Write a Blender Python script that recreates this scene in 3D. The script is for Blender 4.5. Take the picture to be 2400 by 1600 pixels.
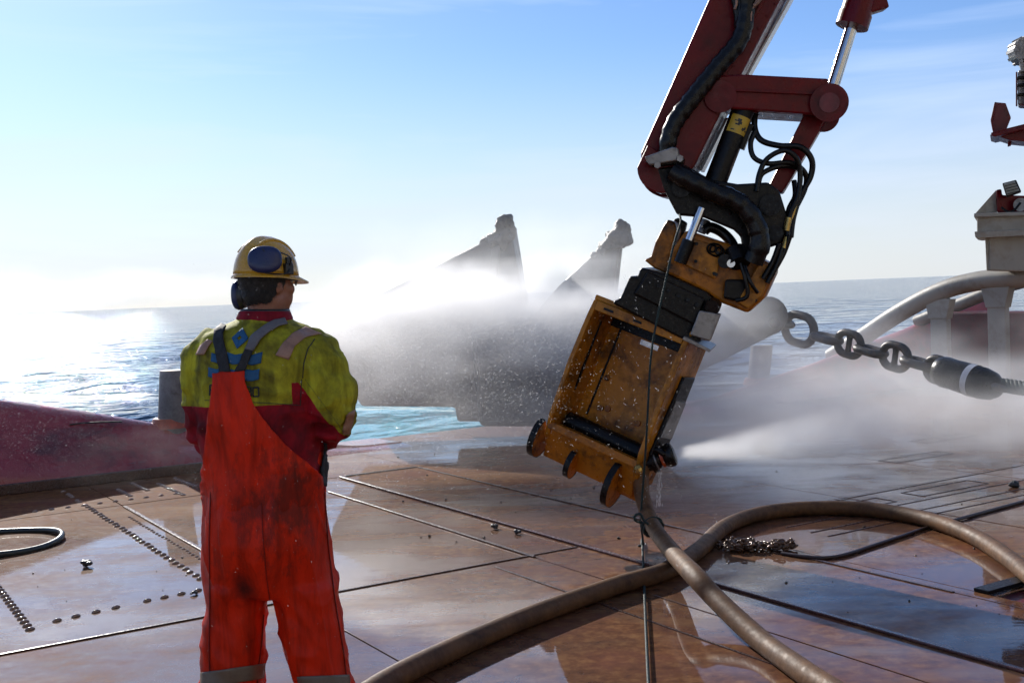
import bpy, bmesh, math, random
import numpy as np
from mathutils import Vector, Matrix, noise
from mathutils.bvhtree import BVHTree

scene = bpy.context.scene
for o in list(bpy.data.objects):
    bpy.data.objects.remove(o)
random.seed(7)
rng = np.random.default_rng(11)
V = Vector

# ------------------------------------------------------------------ camera
PIX = 2400 / 2352.0                    # measurements were taken on a 2352 px wide view
FOC = 2667.0
EYE = V((0, 0, 1.66))
ROLL = math.atan(0.040)
PITCH = math.atan(113 * math.cos(ROLL) / FOC)
_X = V((1, 0, 0))
FWD = V((0, math.cos(PITCH), -math.sin(PITCH)))
_U0 = V((0, math.sin(PITCH), math.cos(PITCH)))
RGT = math.cos(ROLL) * _X - math.sin(ROLL) * _U0
UPV = math.sin(ROLL) * _X + math.cos(ROLL) * _U0

cam_d = bpy.data.cameras.new('camera')
cam_d.sensor_width = 36
cam_d.lens = 36 * FOC / 2400
cam_d.clip_start = 0.05
cam_d.clip_end = 60000
cam = bpy.data.objects.new('camera', cam_d)
scene.collection.objects.link(cam)
m = Matrix((RGT, UPV, -FWD)).transposed().to_4x4()
m.translation = EYE
cam.matrix_world = m
scene.camera = cam

# ------------------------------------------------------------------ sky, sun, exposure
SUN_YAW = math.radians(-27.0)          # to the left of the view direction
SUN_EL = math.radians(25.5)
world = bpy.data.worlds.new('World')
scene.world = world
world.use_nodes = True
wn = world.node_tree.nodes
wl = world.node_tree.links
wn.clear()
w_out = wn.new('ShaderNodeOutputWorld')
w_bg = wn.new('ShaderNodeBackground')
w_bg.inputs['Strength'].default_value = 0.10
sky = wn.new('ShaderNodeTexSky')
sky.sky_type = 'NISHITA'
sky.sun_disc = False
sky.sun_elevation = SUN_EL
sky.sun_rotation = SUN_YAW
sky.altitude = 0
sky.air_density = 1.0
sky.dust_density = 0.22
sky.ozone_density = 3.0
# thin high cirrus streaks
w_tc = wn.new('ShaderNodeTexCoord')
w_map = wn.new('ShaderNodeMapping')
w_map.inputs['Rotation'].default_value = (0, math.radians(-4), 0)
w_map.inputs['Scale'].default_value = (1.3, 1.3, 11.0)
w_noise = wn.new('ShaderNodeTexNoise')
w_noise.inputs['Scale'].default_value = 1.9
w_noise.inputs['Detail'].default_value = 5
w_noise.inputs['Roughness'].default_value = 0.55
w_noise.inputs['Distortion'].default_value = 0.4
w_ramp = wn.new('ShaderNodeValToRGB')
w_ramp.color_ramp.elements[0].position = 0.46
w_ramp.color_ramp.elements[0].color = (0, 0, 0, 1)
w_ramp.color_ramp.elements[1].position = 0.78
w_ramp.color_ramp.elements[1].color = (0.66, 0.66, 0.66, 1)
w_mix = wn.new('ShaderNodeMixRGB')
w_mix.blend_type = 'MIX'
w_mix.inputs['Color2'].default_value = (8.6, 9.0, 9.4, 1)
wl.new(w_tc.outputs['Generated'], w_map.inputs['Vector'])
wl.new(w_map.outputs['Vector'], w_noise.inputs['Vector'])
wl.new(w_noise.outputs['Fac'], w_ramp.inputs['Fac'])
wl.new(w_ramp.outputs['Color'], w_mix.inputs['Fac'])
wl.new(sky.outputs['Color'], w_mix.inputs['Color1'])
# pale marine haze lying all round the horizon
w_sep = wn.new('ShaderNodeSeparateXYZ')
wl.new(w_tc.outputs['Generated'], w_sep.inputs[0])
w_hr = wn.new('ShaderNodeValToRGB')
w_hr.color_ramp.interpolation = 'EASE'
w_hr.color_ramp.elements[0].position = 0.0
w_hr.color_ramp.elements[0].color = (0.80, 0.80, 0.80, 1)
w_hr.color_ramp.elements[1].position = 0.22
w_hr.color_ramp.elements[1].color = (0.0, 0.0, 0.0, 1)
wl.new(w_sep.outputs['Z'], w_hr.inputs['Fac'])
w_hz = wn.new('ShaderNodeMixRGB')
w_hz.inputs['Color2'].default_value = (7.2, 7.5, 7.9, 1)
w_tint = wn.new('ShaderNodeMixRGB')
w_tint.blend_type = 'MULTIPLY'
w_tint.inputs['Fac'].default_value = 1.0
w_tint.inputs['Color2'].default_value = (0.80, 0.93, 1.20, 1)
wl.new(w_mix.outputs['Color'], w_tint.inputs['Color1'])
wl.new(w_tint.outputs['Color'], w_hz.inputs['Color1'])
wl.new(w_hr.outputs['Color'], w_hz.inputs['Fac'])
wl.new(w_hz.outputs['Color'], w_bg.inputs['Color'])
wl.new(w_bg.outputs['Background'], w_out.inputs['Surface'])

sun_d = bpy.data.lights.new('sun', 'SUN')
sun_d.energy = 4.8
sun_d.angle = math.radians(0.53)
sun_d.color = (1.0, 0.95, 0.87)
sun = bpy.data.objects.new('sun', sun_d)
scene.collection.objects.link(sun)
SUN_DIR = V((math.sin(SUN_YAW) * math.cos(SUN_EL), math.cos(SUN_YAW) * math.cos(SUN_EL), math.sin(SUN_EL)))
sun.rotation_euler = SUN_DIR.to_track_quat('Z', 'Y').to_euler()
sun.location = (-8, 20, 14)

scene.view_settings.view_transform = 'Standard'
scene.view_settings.look = 'None'
scene.view_settings.gamma = 1
scene.view_settings.use_curve_mapping = False
scene.view_settings.exposure = 0.18
scene.render.engine = 'CYCLES'
scene.cycles.use_denoising = True
scene.cycles.max_bounces = 8
scene.cycles.volume_bounces = 2
scene.cycles.transparent_max_bounces = 16
scene.cycles.use_adaptive_sampling = True
scene.cycles.adaptive_threshold = 0.03
scene.cycles.volume_step_rate = 1.4
scene.cycles.volume_max_steps = 128
scene.cycles.caustics_reflective = False
scene.cycles.caustics_refractive = False
scene.cycles.sample_clamp_indirect = 6.0
scene.cycles.sample_clamp_direct = 0.0


# ------------------------------------------------------------------ places
def ray(u, v):
    return FWD + RGT * ((u * PIX - 1200) / FOC) - UPV * ((v * PIX - 800) / FOC)


def P(u, v, d):                       # a point that lies d metres ahead
    r = ray(u, v)
    return EYE + r * (d / r.y)


def G(u, v, z=0.0):                   # a point at height z
    r = ray(u, v)
    return EYE + r * ((z - EYE.z) / r.z)


_r2 = ray(-470, 739)
E2 = V((_r2.x, _r2.y, 0)).normalized()      # fore-aft axis of the ship, pointing over the stern
E1 = V((E2.y, -E2.x, 0))                    # athwartships, to starboard
EZ = V((0, 0, 1))


def D(s, t, z=0.0):                   # ship axes
    return E1 * s + E2 * t + EZ * z


def DT(u, v, t):                      # point on the sight line that lies at station t
    r = ray(u, v)
    return EYE + r * (t / (r.dot(E2)))


def DS(u, v, s):
    r = ray(u, v)
    return EYE + r * (s / (r.dot(E1)))


# ------------------------------------------------------------------ mesh helpers
class MB:
    def __init__(self):
        self.v = []
        self.f = []

    def add(self, verts, faces):
        b = len(self.v)
        self.v += [V(p) for p in verts]
        self.f += [tuple(i + b for i in f) for f in faces]
        return self

    def box(self, c, ax, ay, az):     # centre and three half-axis vectors
        c = V(c)
        vs = [c + ax * i + ay * j + az * k for i in (-1, 1) for j in (-1, 1) for k in (-1, 1)]
        return self.add(vs, [(0, 1, 3, 2), (4, 6, 7, 5), (0, 4, 5, 1), (2, 3, 7, 6), (0, 2, 6, 4), (1, 5, 7, 3)])

    def prism(self, poly, ext):       # polygon (3d points) extruded by a vector
        n = len(poly)
        a = [V(p) for p in poly]
        b = [p + V(ext) for p in a]
        fs = [tuple(range(n)), tuple(range(2 * n - 1, n - 1, -1))]
        fs += [(i, i + n, (i + 1) % n + n, (i + 1) % n) for i in range(n)]
        return self.add(a + b, fs)

    def tube(self, path, r, n=12, cap=True, close=False, flat=1.0):
        path = [V(p) for p in path]
        k = len(path)
        rs = r if hasattr(r, '__len__') else [r] * k
        tang = []
        for i in range(k):
            if close:
                t = path[(i + 1) % k] - path[i - 1]
            else:
                t = path[min(i + 1, k - 1)] - path[max(i - 1, 0)]
            tang.append(t.normalized() if t.length > 1e-9 else V((0, 0, 1)))
        ref = V((0, 0, 1)) if abs(tang[0].z) < 0.9 else V((0, 1, 0))
        nrm = (ref - tang[0] * ref.dot(tang[0])).normalized()
        vs = []
        for i in range(k):
            nrm = (nrm - tang[i] * nrm.dot(tang[i]))
            nrm = nrm.normalized() if nrm.length > 1e-6 else tang[i].orthogonal().normalized()
            bi = tang[i].cross(nrm)
            for j in range(n):
                a = 2 * math.pi * j / n
                vs.append(path[i] + (nrm * math.cos(a) * flat + bi * math.sin(a)) * rs[i])
        fs = []
        for i in range(k if close else k - 1):
            i2 = (i + 1) % k
            for j in range(n):
                j2 = (j + 1) % n
                fs.append((i * n + j, i * n + j2, i2 * n + j2, i2 * n + j))
        if cap and not close:
            fs.append(tuple(range(n - 1, -1, -1)))
            fs.append(tuple((k - 1) * n + j for j in range(n)))
        return self.add(vs, fs)

    def cyl(self, a, b, r, n=20, r2=None):
        return self.tube([a, b], [r, r if r2 is None else r2], n)

    def ell(self, c, ax, ay, az, nu=14, nv=8):
        c = V(c)
        vs = [c + az]
        for i in range(1, nv):
            ph = math.pi * i / nv
            for j in range(nu):
                th = 2 * math.pi * j / nu
                vs.append(c + ax * (math.sin(ph) * math.cos(th)) + ay * (math.sin(ph) * math.sin(th)) + az * math.cos(ph))
        vs.append(c - az)
        fs = []
        for j in range(nu):
            fs.append((0, 1 + j, 1 + (j + 1) % nu))
        for i in range(nv - 2):
            for j in range(nu):
                a = 1 + i * nu + j
                b = 1 + i * nu + (j + 1) % nu
                fs.append((a, a + nu, b + nu, b))
        last = len(vs) - 1
        for j in range(nu):
            fs.append((last, 1 + (nv - 2) * nu + (j + 1) % nu, 1 + (nv - 2) * nu + j))
        return self.add(vs, fs)

    def loft(self, rings, cap=True):
        n = len(rings[0])
        vs = [p for r in rings for p in r]
        fs = []
        for i in range(len(rings) - 1):
            for j in range(n):
                j2 = (j + 1) % n
                fs.append((i * n + j, i * n + j2, (i + 1) * n + j2, (i + 1) * n + j))
        if cap:
            fs.append(tuple(range(n - 1, -1, -1)))
            fs.append(tuple((len(rings) - 1) * n + j for j in range(n)))
        return self.add(vs, fs)


def smooth_path(pts, per=8):          # Catmull-Rom through points
    pts = [V(p) for p in pts]
    out = []
    n = len(pts)
    for i in range(n - 1):
        p0, p1, p2, p3 = pts[max(i - 1, 0)], pts[i], pts[i + 1], pts[min(i + 2, n - 1)]
        for k in range(per):
            t = k / per
            out.append(0.5 * ((2 * p1) + (p2 - p0) * t + (2 * p0 - 5 * p1 + 4 * p2 - p3) * t * t + (3 * p1 - p0 - 3 * p2 + p3) * t ** 3))
    out.append(pts[-1])
    return out


COL = scene.collection


def root_loc(o):
    while o.parent is not None:
        o = o.parent
    return o.location.copy()


def link_obj(name, me, mat, parent=None, loc=None):
    o = bpy.data.objects.new(name, me)
    COL.objects.link(o)
    if parent is not None:
        o.parent = parent
    elif loc is not None:
        o.location = loc
    if mat is not None:
        me.materials.append(mat)
    return o


def build(name, mb, mat, parent=None, loc=(0, 0, 0), smooth=None, bevel=0, fix=True):
    off = root_loc(parent) if parent is not None else V(loc)
    me = bpy.data.meshes.new(name)
    me.from_pydata([tuple(p - off) for p in mb.v], [], mb.f)
    me.validate()
    if fix:
        bm = bmesh.new()
        bm.from_mesh(me)
        bmesh.ops.recalc_face_normals(bm, faces=bm.faces)
        bm.to_mesh(me)
        bm.free()
    o = link_obj(name, me, mat, parent, None if parent is not None else off)
    if smooth is not None:
        me.shade_smooth()
        if smooth < 180:
            try:
                me.set_sharp_from_angle(angle=math.radians(smooth))
            except Exception:
                pass
    if bevel:
        md = o.modifiers.new('bevel', 'BEVEL')
        md.width = bevel
        md.segments = 2
        md.limit_method = 'ANGLE'
        md.angle_limit = math.radians(35)
        md.harden_normals = False
    return o


def tag(o, label=None, cat=None, group=None, kind=None):
    if label:
        o['label'] = label
    if cat:
        o['category'] = cat
    if group:
        o['group'] = group
    if kind:
        o['kind'] = kind
    return o


def thing(name, label, cat, loc, group=None):
    o = bpy.data.objects.new(name, None)
    o.empty_display_size = 0.1
    COL.objects.link(o)
    o.location = V(loc)
    return tag(o, label, cat, group)


def baked(mb, voxel, smooth_it=4, factor=0.5):
    """one continuous skin round overlapping shapes"""
    me = bpy.data.meshes.new('tmp')
    me.from_pydata([tuple(p) for p in mb.v], [], mb.f)
    bm = bmesh.new()
    bm.from_mesh(me)
    bmesh.ops.recalc_face_normals(bm, faces=bm.faces)
    bm.to_mesh(me)
    bm.free()
    o = bpy.data.objects.new('tmp', me)
    COL.objects.link(o)
    md = o.modifiers.new('r', 'REMESH')
    md.mode = 'VOXEL'
    md.voxel_size = voxel
    sm = o.modifiers.new('s', 'SMOOTH')
    sm.iterations = smooth_it
    sm.factor = factor
    dg = bpy.context.evaluated_depsgraph_get()
    dg.update()
    out = bpy.data.meshes.new_from_object(o.evaluated_get(dg))
    bpy.data.objects.remove(o)
    bpy.data.meshes.remove(me)
    return out


def mesh_np(me):
    co = np.empty(len(me.vertices) * 3, dtype=np.float32)
    me.vertices.foreach_get('co', co)
    no = np.empty(len(me.vertices) * 3, dtype=np.float32)
    me.vertices.foreach_get('normal', no)
    return co.reshape(-1, 3), no.reshape(-1, 3)


# ------------------------------------------------------------------ materials
class NT:
    def __init__(self, name):
        self.m = bpy.data.materials.new(name)
        self.m.use_nodes = True
        self.t = self.m.node_tree
        self.n = self.t.nodes
        self.bsdf = self.n['Principled BSDF']
        self.out = self.n['Material Output']

    def new(self, typ, **kw):
        x = self.n.new(typ)
        for k_, v_ in kw.items():
            if hasattr(x, k_):
                setattr(x, k_, v_)
            else:
                x.inputs[k_].default_value = v_
        return x

    def link(self, a, b):
        self.t.links.new(a, b)

    def set(self, key, val):
        if hasattr(val, 'links'):
            self.link(val, self.bsdf.inputs[key])
        else:
            self.bsdf.inputs[key].default_value = val

    def math(self, op, a, b=None, c=None, clamp=False):
        x = self.n.new('ShaderNodeMath')
        x.operation = op
        x.use_clamp = clamp
        for i, q in enumerate((a, b, c)):
            if q is None:
                continue
            if hasattr(q, 'links'):
                self.link(q, x.inputs[i])
            else:
                x.inputs[i].default_value = q
        return x.outputs[0]

    def coords(self, world_space=False, scale=(1, 1, 1), rot=(0, 0, 0)):
        if world_space:
            src = self.n.new('ShaderNodeNewGeometry').outputs['Position']
        else:
            src = self.n.new('ShaderNodeTexCoord').outputs['Object']
        mp = self.n.new('ShaderNodeMapping')
        mp.inputs['Scale'].default_value = scale
        mp.inputs['Rotation'].default_value = rot
        self.link(src, mp.inputs['Vector'])
        return mp.outputs['Vector']

    def noise(self, vec, scale, detail=4, rough=0.55, dist=0.0):
        x = self.n.new('ShaderNodeTexNoise')
        x.inputs['Scale'].default_value = scale
        x.inputs['Detail'].default_value = detail
        x.inputs['Roughness'].default_value = rough
        x.inputs['Distortion'].default_value = dist
        if vec is not None:
            self.link(vec, x.inputs['Vector'])
        return x.outputs['Fac']

    def ramp(self, fac, stops):
        x = self.n.new('ShaderNodeValToRGB')
        e = x.color_ramp.elements
        while len(e) < len(stops):
            e.new(0.5)
        for i, (p_, c_) in enumerate(stops):
            e[i].position = p_
            if not hasattr(c_, '__len__'):
                c_ = (c_, c_, c_)
            e[i].color = tuple(c_) + (1,) if len(c_) == 3 else c_
        self.link(fac, x.inputs['Fac'])
        return x.outputs['Color']

    def mix(self, fac, a, b, mode='MIX'):
        x = self.n.new('ShaderNodeMixRGB')
        x.blend_type = mode
        for key, q in (('Fac', fac), ('Color1', a), ('Color2', b)):
            if hasattr(q, 'links'):
                self.link(q, x.inputs[key])
            elif hasattr(q, '__len__'):
                x.inputs[key].default_value = tuple(q) + (1,) if len(q) == 3 else q
            else:
                x.inputs[key].default_value = q
        return x.outputs['Color']

    def bump(self, height, strength=0.3, dist=0.01):
        x = self.n.new('ShaderNodeBump')
        x.inputs['Strength'].default_value = strength
        x.inputs['Distance'].default_value = dist
        self.link(height, x.inputs['Height'])
        self.link(x.outputs['Normal'], self.bsdf.inputs['Normal'])
        return x


def painted(name, base, dirt, scale=6, amount=(0.45, 0.7), rough=(0.25, 0.55), metal=0.0, bump=0.15, spec=0.5, coat=0.0, bscale=40, bdist=0.004):
    """paint or metal with dirt patches, scratches and uneven gloss"""
    t = NT(name)
    c = t.coords()
    n1 = t.noise(c, scale, 7, 0.62, 0.3)
    n2 = t.noise(c, scale * 5, 5, 0.6)
    both = t.math('ADD', t.math('MULTIPLY', n1, 0.7), t.math('MULTIPLY', n2, 0.3))
    f = t.ramp(both, [(amount[0], 0.0), (amount[1], 1.0)])
    dark = tuple(x * 0.72 for x in base)
    var = t.ramp(t.noise(c, scale * 0.6, 3), [(0.3, dark), (0.7, base)])
    t.set('Base Color', t.mix(f, var, dirt))
    t.set('Roughness', t.ramp(n2, [(0.3, rough[0]), (0.7, rough[1])]))
    t.set('Metallic', metal)
    t.set('Specular IOR Level', spec)
    if coat:
        t.set('Coat Weight', coat)
        t.set('Coat Roughness', 0.08)
    if bump:
        t.bump(t.noise(c, bscale, 5, 0.6), bump, bdist)
    return t.m


M = {}
M['red_paint'] = painted('wet_red_paint', (0.15, 0.004, 0.008), (0.04, 0.006, 0.006), 3.5, (0.48, 0.72), (0.2, 0.45), spec=0.25)
M['red_dark'] = painted('dull_red_paint', (0.17, 0.01, 0.018), (0.06, 0.02, 0.02), 4, rough=(0.3, 0.55))
M['black_steel'] = painted('greasy_black_steel', (0.0035, 0.003, 0.003), (0.016, 0.009, 0.005), 9, (0.5, 0.75), (0.2, 0.55), bump=0.6, spec=0.25)
M['rubber'] = painted('wet_black_rubber', (0.004, 0.004, 0.004), (0.018, 0.012, 0.008), 14, (0.55, 0.75), (0.2, 0.45), bump=0.3, spec=0.3)
M['yellow_paint'] = painted('worn_yellow_paint', (0.56, 0.215, 0.012), (0.05, 0.017, 0.005), 4.5, (0.46, 0.66), (0.22, 0.5), spec=0.3, bump=0.4)
M['yellow_dirty'] = painted('oily_yellow_paint', (0.46, 0.155, 0.009), (0.03, 0.012, 0.005), 6, (0.46, 0.64), (0.22, 0.5), spec=0.3, bump=0.35)
M['chrome'] = painted('chrome_rod', (0.75, 0.75, 0.76), (0.5, 0.48, 0.45), 8, (0.6, 0.8), (0.08, 0.2), metal=1.0, bump=0)
M['grey_steel'] = painted('bare_grey_steel', (0.30, 0.29, 0.28), (0.10, 0.08, 0.07), 9, (0.5, 0.7), (0.3, 0.55), metal=0.6)
M['anchor_steel'] = painted('muddy_anchor_steel', (0.115, 0.105, 0.093), (0.19, 0.17, 0.145), 1.6, (0.45, 0.75), (0.35, 0.7), bump=0.5, bscale=14, bdist=0.02)
M['mud'] = painted('wet_mud', (0.13, 0.115, 0.095), (0.20, 0.18, 0.15), 5, (0.4, 0.7), (0.2, 0.6), bump=0.9, bscale=18, bdist=0.03)
M['clod'] = painted('dark_mud_clod', (0.022, 0.018, 0.014), (0.05, 0.04, 0.03), 30, (0.4, 0.7), (0.2, 0.5), bump=0.9, bscale=120, bdist=0.006)
M['chain'] = painted('dark_chain_steel', (0.04, 0.037, 0.035), (0.11, 0.07, 0.045), 11, (0.46, 0.7), (0.3, 0.6), metal=0.1, bump=0.7)
M['rust_chain'] = painted('rusty_wet_chain', (0.16, 0.075, 0.032), (0.05, 0.03, 0.02), 30, (0.45, 0.65), (0.1, 0.3), metal=0.2, bump=0.3)
M['cream'] = painted('cream_deck_paint', (0.40, 0.365, 0.295), (0.20, 0.145, 0.09), 3, (0.50, 0.76), (0.4, 0.6))
M['post'] = painted('grey_scuffed_post', (0.20, 0.195, 0.185), (0.085, 0.075, 0.065), 8, (0.45, 0.7), (0.4, 0.7), bump=0.4)
M['hose'] = painted('brown_rubber_hose', (0.185, 0.088, 0.034), (0.06, 0.03, 0.015), 6, (0.42, 0.66), (0.5, 0.7), bump=0.4, bscale=60, spec=0.25)
M['rope'] = painted('dark_green_rope', (0.010, 0.032, 0.027), (0.012, 0.02, 0.018), 40, rough=(0.5, 0.8), bump=0.4, bscale=200)
M['cable'] = painted('dark_green_cable', (0.04, 0.05, 0.042), (0.03, 0.03, 0.03), 10, rough=(0.25, 0.5))
M['wire'] = painted('rusty_wire_rope', (0.055, 0.026, 0.018), (0.03, 0.02, 0.018), 20, rough=(0.25, 0.5))
M['brass'] = painted('brass_fitting', (0.55, 0.36, 0.10), (0.2, 0.12, 0.05), 20, rough=(0.2, 0.4), metal=0.8)
M['orange_ring'] = painted('orange_ring', (0.48, 0.075, 0.015), (0.2, 0.03, 0.01), 20, rough=(0.3, 0.5))
M['grey_lens'] = painted('lamp_glass', (0.30, 0.30, 0.27), (0.2, 0.2, 0.18), 20, rough=(0.2, 0.4))
M['pale_strip'] = painted('pale_sheen_and_bands', (0.55, 0.55, 0.56), (0.12, 0.10, 0.10), 26, (0.62, 0.72), rough=(0.12, 0.3))  # painted sky sheen on the boom edge; also the swivel band and tape
M['label_yellow'] = painted('yellow_sticker', (0.62, 0.40, 0.03), (0.25, 0.15, 0.03), 14, (0.55, 0.75), rough=(0.3, 0.5))
M['label_black'] = painted('sticker_print', (0.012, 0.012, 0.012), (0.02, 0.02, 0.02), 14)
M['blue_plastic'] = painted('blue_plastic', (0.012, 0.022, 0.095), (0.03, 0.035, 0.07), 30, (0.6, 0.8), rough=(0.25, 0.45))
M['black_plastic'] = painted('black_plastic', (0.014, 0.014, 0.016), (0.03, 0.03, 0.03), 30, rough=(0.3, 0.5))
M['helmet'] = painted('yellow_helmet', (0.60, 0.33, 0.025), (0.16, 0.08, 0.02), 16, (0.56, 0.74), rough=(0.18, 0.36), coat=0.3, bump=0.04)
M['hair'] = painted('dark_greying_hair', (0.014, 0.011, 0.009), (0.05, 0.04, 0.034), 70, (0.5, 0.72), rough=(0.4, 0.65), bump=1.0, bscale=260, bdist=0.006)
M['skin'] = painted('skin', (0.36, 0.16, 0.10), (0.28, 0.10, 0.06), 22, rough=(0.4, 0.55), bump=0.15, bscale=220)
M['webbing'] = painted('black_webbing', (0.012, 0.012, 0.014), (0.07, 0.06, 0.06), 12, (0.56, 0.8), rough=(0.6, 0.85), bump=0.4, bscale=300)
M['webbing_grey'] = painted('grey_webbing', (0.16, 0.145, 0.15), (0.05, 0.04, 0.045), 18, (0.55, 0.8), rough=(0.5, 0.8), bump=0.4, bscale=300)
M['reflective'] = painted('reflective_patch', (0.36, 0.20, 0.135), (0.12, 0.07, 0.05), 26, (0.46, 0.7), rough=(0.35, 0.6))
M['reflective_grey'] = painted('reflective_band', (0.16, 0.12, 0.085), (0.10, 0.075, 0.055), 26, (0.5, 0.75), rough=(0.35, 0.6))
M['print_blue'] = painted('blue_print', (0.012, 0.10, 0.24), (0.03, 0.09, 0.13), 30, (0.55, 0.8), rough=(0.6, 0.8))
M['print_dark'] = painted('dark_print', (0.015, 0.018, 0.022), (0.04, 0.04, 0.02), 30, rough=(0.6, 0.8))
M['boot'] = painted('black_boot', (0.02, 0.018, 0.016), (0.06, 0.05, 0.04), 20)
M['eye_white'] = painted('eye_white', (0.7, 0.68, 0.65), (0.6, 0.5, 0.5), 30, rough=(0.1, 0.2), bump=0)


def fabric(name, base, dirt, amount=(0.5, 0.66), rough=0.7, sheen=0.2, translucent=0.12, scale=9):
    t = NT(name)
    c = t.coords()
    n1 = t.noise(c, scale, 8, 0.66, 0.5)
    n3 = t.noise(t.coords(scale=(3.2, 3.2, 0.9)), 7, 6, 0.6, 0.3)
    both = t.math('ADD', t.math('MULTIPLY', n1, 0.62), t.math('MULTIPLY', n3, 0.38))
    f = t.ramp(both, [(amount[0], 0.0), (amount[1], 0.85)])
    var = t.ramp(t.noise(c, 5, 5), [(0.3, tuple(x * 0.72 for x in base)), (0.72, base)])
    wetn = t.ramp(t.noise(t.coords(scale=(4.5, 4.5, 0.8)), 4.0, 7, 0.65, 0.6), [(0.34, 0.5), (0.56, 1.0)])
    var = t.mix(1.0, var, wetn, 'MULTIPLY')
    t.set('Base Color', t.mix(f, var, dirt))
    t.set('Roughness', rough)
    t.set('Specular IOR Level', 0.15)
    t.bump(t.math('ADD', t.noise(t.coords(scale=(1, 1, 0.35)), 26, 5, 0.6), t.math('MULTIPLY', t.noise(c, 500, 2), 0.15)), 0.35, 0.012)
    return t
M['trousers'] = None


# ------------------------------------------------------------------ the sea
def make_sea():
    nr, na = 420, 620
    rr = 4.0 * np.power(30000 / 4.0, np.linspace(0, 1, nr) ** 1.0)
    aa = np.radians(np.linspace(-100, 100, na))
    Rg, Ag = np.meshgrid(rr, aa, indexing='ij')
    x = Rg * np.sin(Ag)
    y = Rg * np.cos(Ag)
    z = np.zeros_like(x)
    dr = np.gradient(rr)[:, None] * np.ones_like(x)
    wind = math.radians(200)
    for i in range(46):
        lam = 0.7 * (22 / 0.7) ** (rng.random())
        th = wind + rng.normal(0, 0.55)
        amp = 0.0085 * lam ** 0.82 * (0.5 + rng.random())
        kk = 2 * math.pi / lam
        fade = np.clip((lam / np.maximum(dr, Rg * (aa[1] - aa[0])) - 2.5) / 4.0, 0, 1)
        ph = kk * (x * math.sin(th) + y * math.cos(th)) + rng.random() * 6.28
        z += amp * fade * (np.sin(ph) + 0.25 * np.cos(2 * ph))
    z += -2.6
    verts = np.stack([x, y, z], -1).reshape(-1, 3)
    i, j = np.meshgrid(np.arange(nr - 1), np.arange(na - 1), indexing='ij')
    a = (i * na + j).ravel()
    quads = np.stack([a, a + 1, a + na + 1, a + na], -1)
    me = bpy.data.meshes.new('sea')
    me.vertices.add(len(verts))
    me.vertices.foreach_set('co', verts.ravel().astype(np.float32))
    me.loops.add(quads.size)
    me.loops.foreach_set('vertex_index', quads.ravel().astype(np.int32))
    me.polygons.add(len(quads))
    me.polygons.foreach_set('loop_start', np.arange(0, quads.size, 4, dtype=np.int32))
    me.polygons.foreach_set('loop_total', np.full(len(quads), 4, dtype=np.int32))
    me.update()
    me.validate()
    me.shade_smooth()
    t = NT('sea_water')
    geo = t.n.new('ShaderNodeNewGeometry')
    # turquoise water churned up by the propellers, right under the stern
    wc = G(930, 965, -2.6)
    dv = t.n.new('ShaderNodeVectorMath')
    dv.operation = 'SUBTRACT'
    t.link(geo.outputs['Position'], dv.inputs[0])
    dv.inputs[1].default_value = wc
    ln = t.n.new('ShaderNodeVectorMath')
    ln.operation = 'LENGTH'
    t.link(dv.outputs[0], ln.inputs[0])
    nz = t.noise(t.coords(True), 0.35, 5, 0.6)
    wash = t.ramp(t.math('ADD', t.math('MULTIPLY', ln.outputs['Value'], 0.085), t.math('MULTIPLY', nz, 0.5)), [(0.75, 1.0), (1.05, 0.0)])
    t.set('Base Color', t.mix(wash, (0.014, 0.055, 0.095), (0.085, 0.40, 0.38)))
    t.set('Roughness', 0.02)
    t.set('IOR', 1.333)
    w1 = t.noise(t.coords(True, (1.0, 1.5, 1.0), (0, 0, math.radians(20))), 0.85, 3, 0.5)
    w2 = t.noise(t.coords(True, (1.0, 1.8, 1.0), (0, 0, math.radians(-15))), 0.17, 3, 0.5)
    hh = t.math('ADD', t.math('MULTIPLY', w1, 0.5), t.math('MULTIPLY', w2, 1.9))
    t.bump(hh, 1.0, 0.75)
    o = link_obj('sea', me, t.m)
    tag(o, kind='structure')


make_sea()


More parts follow.
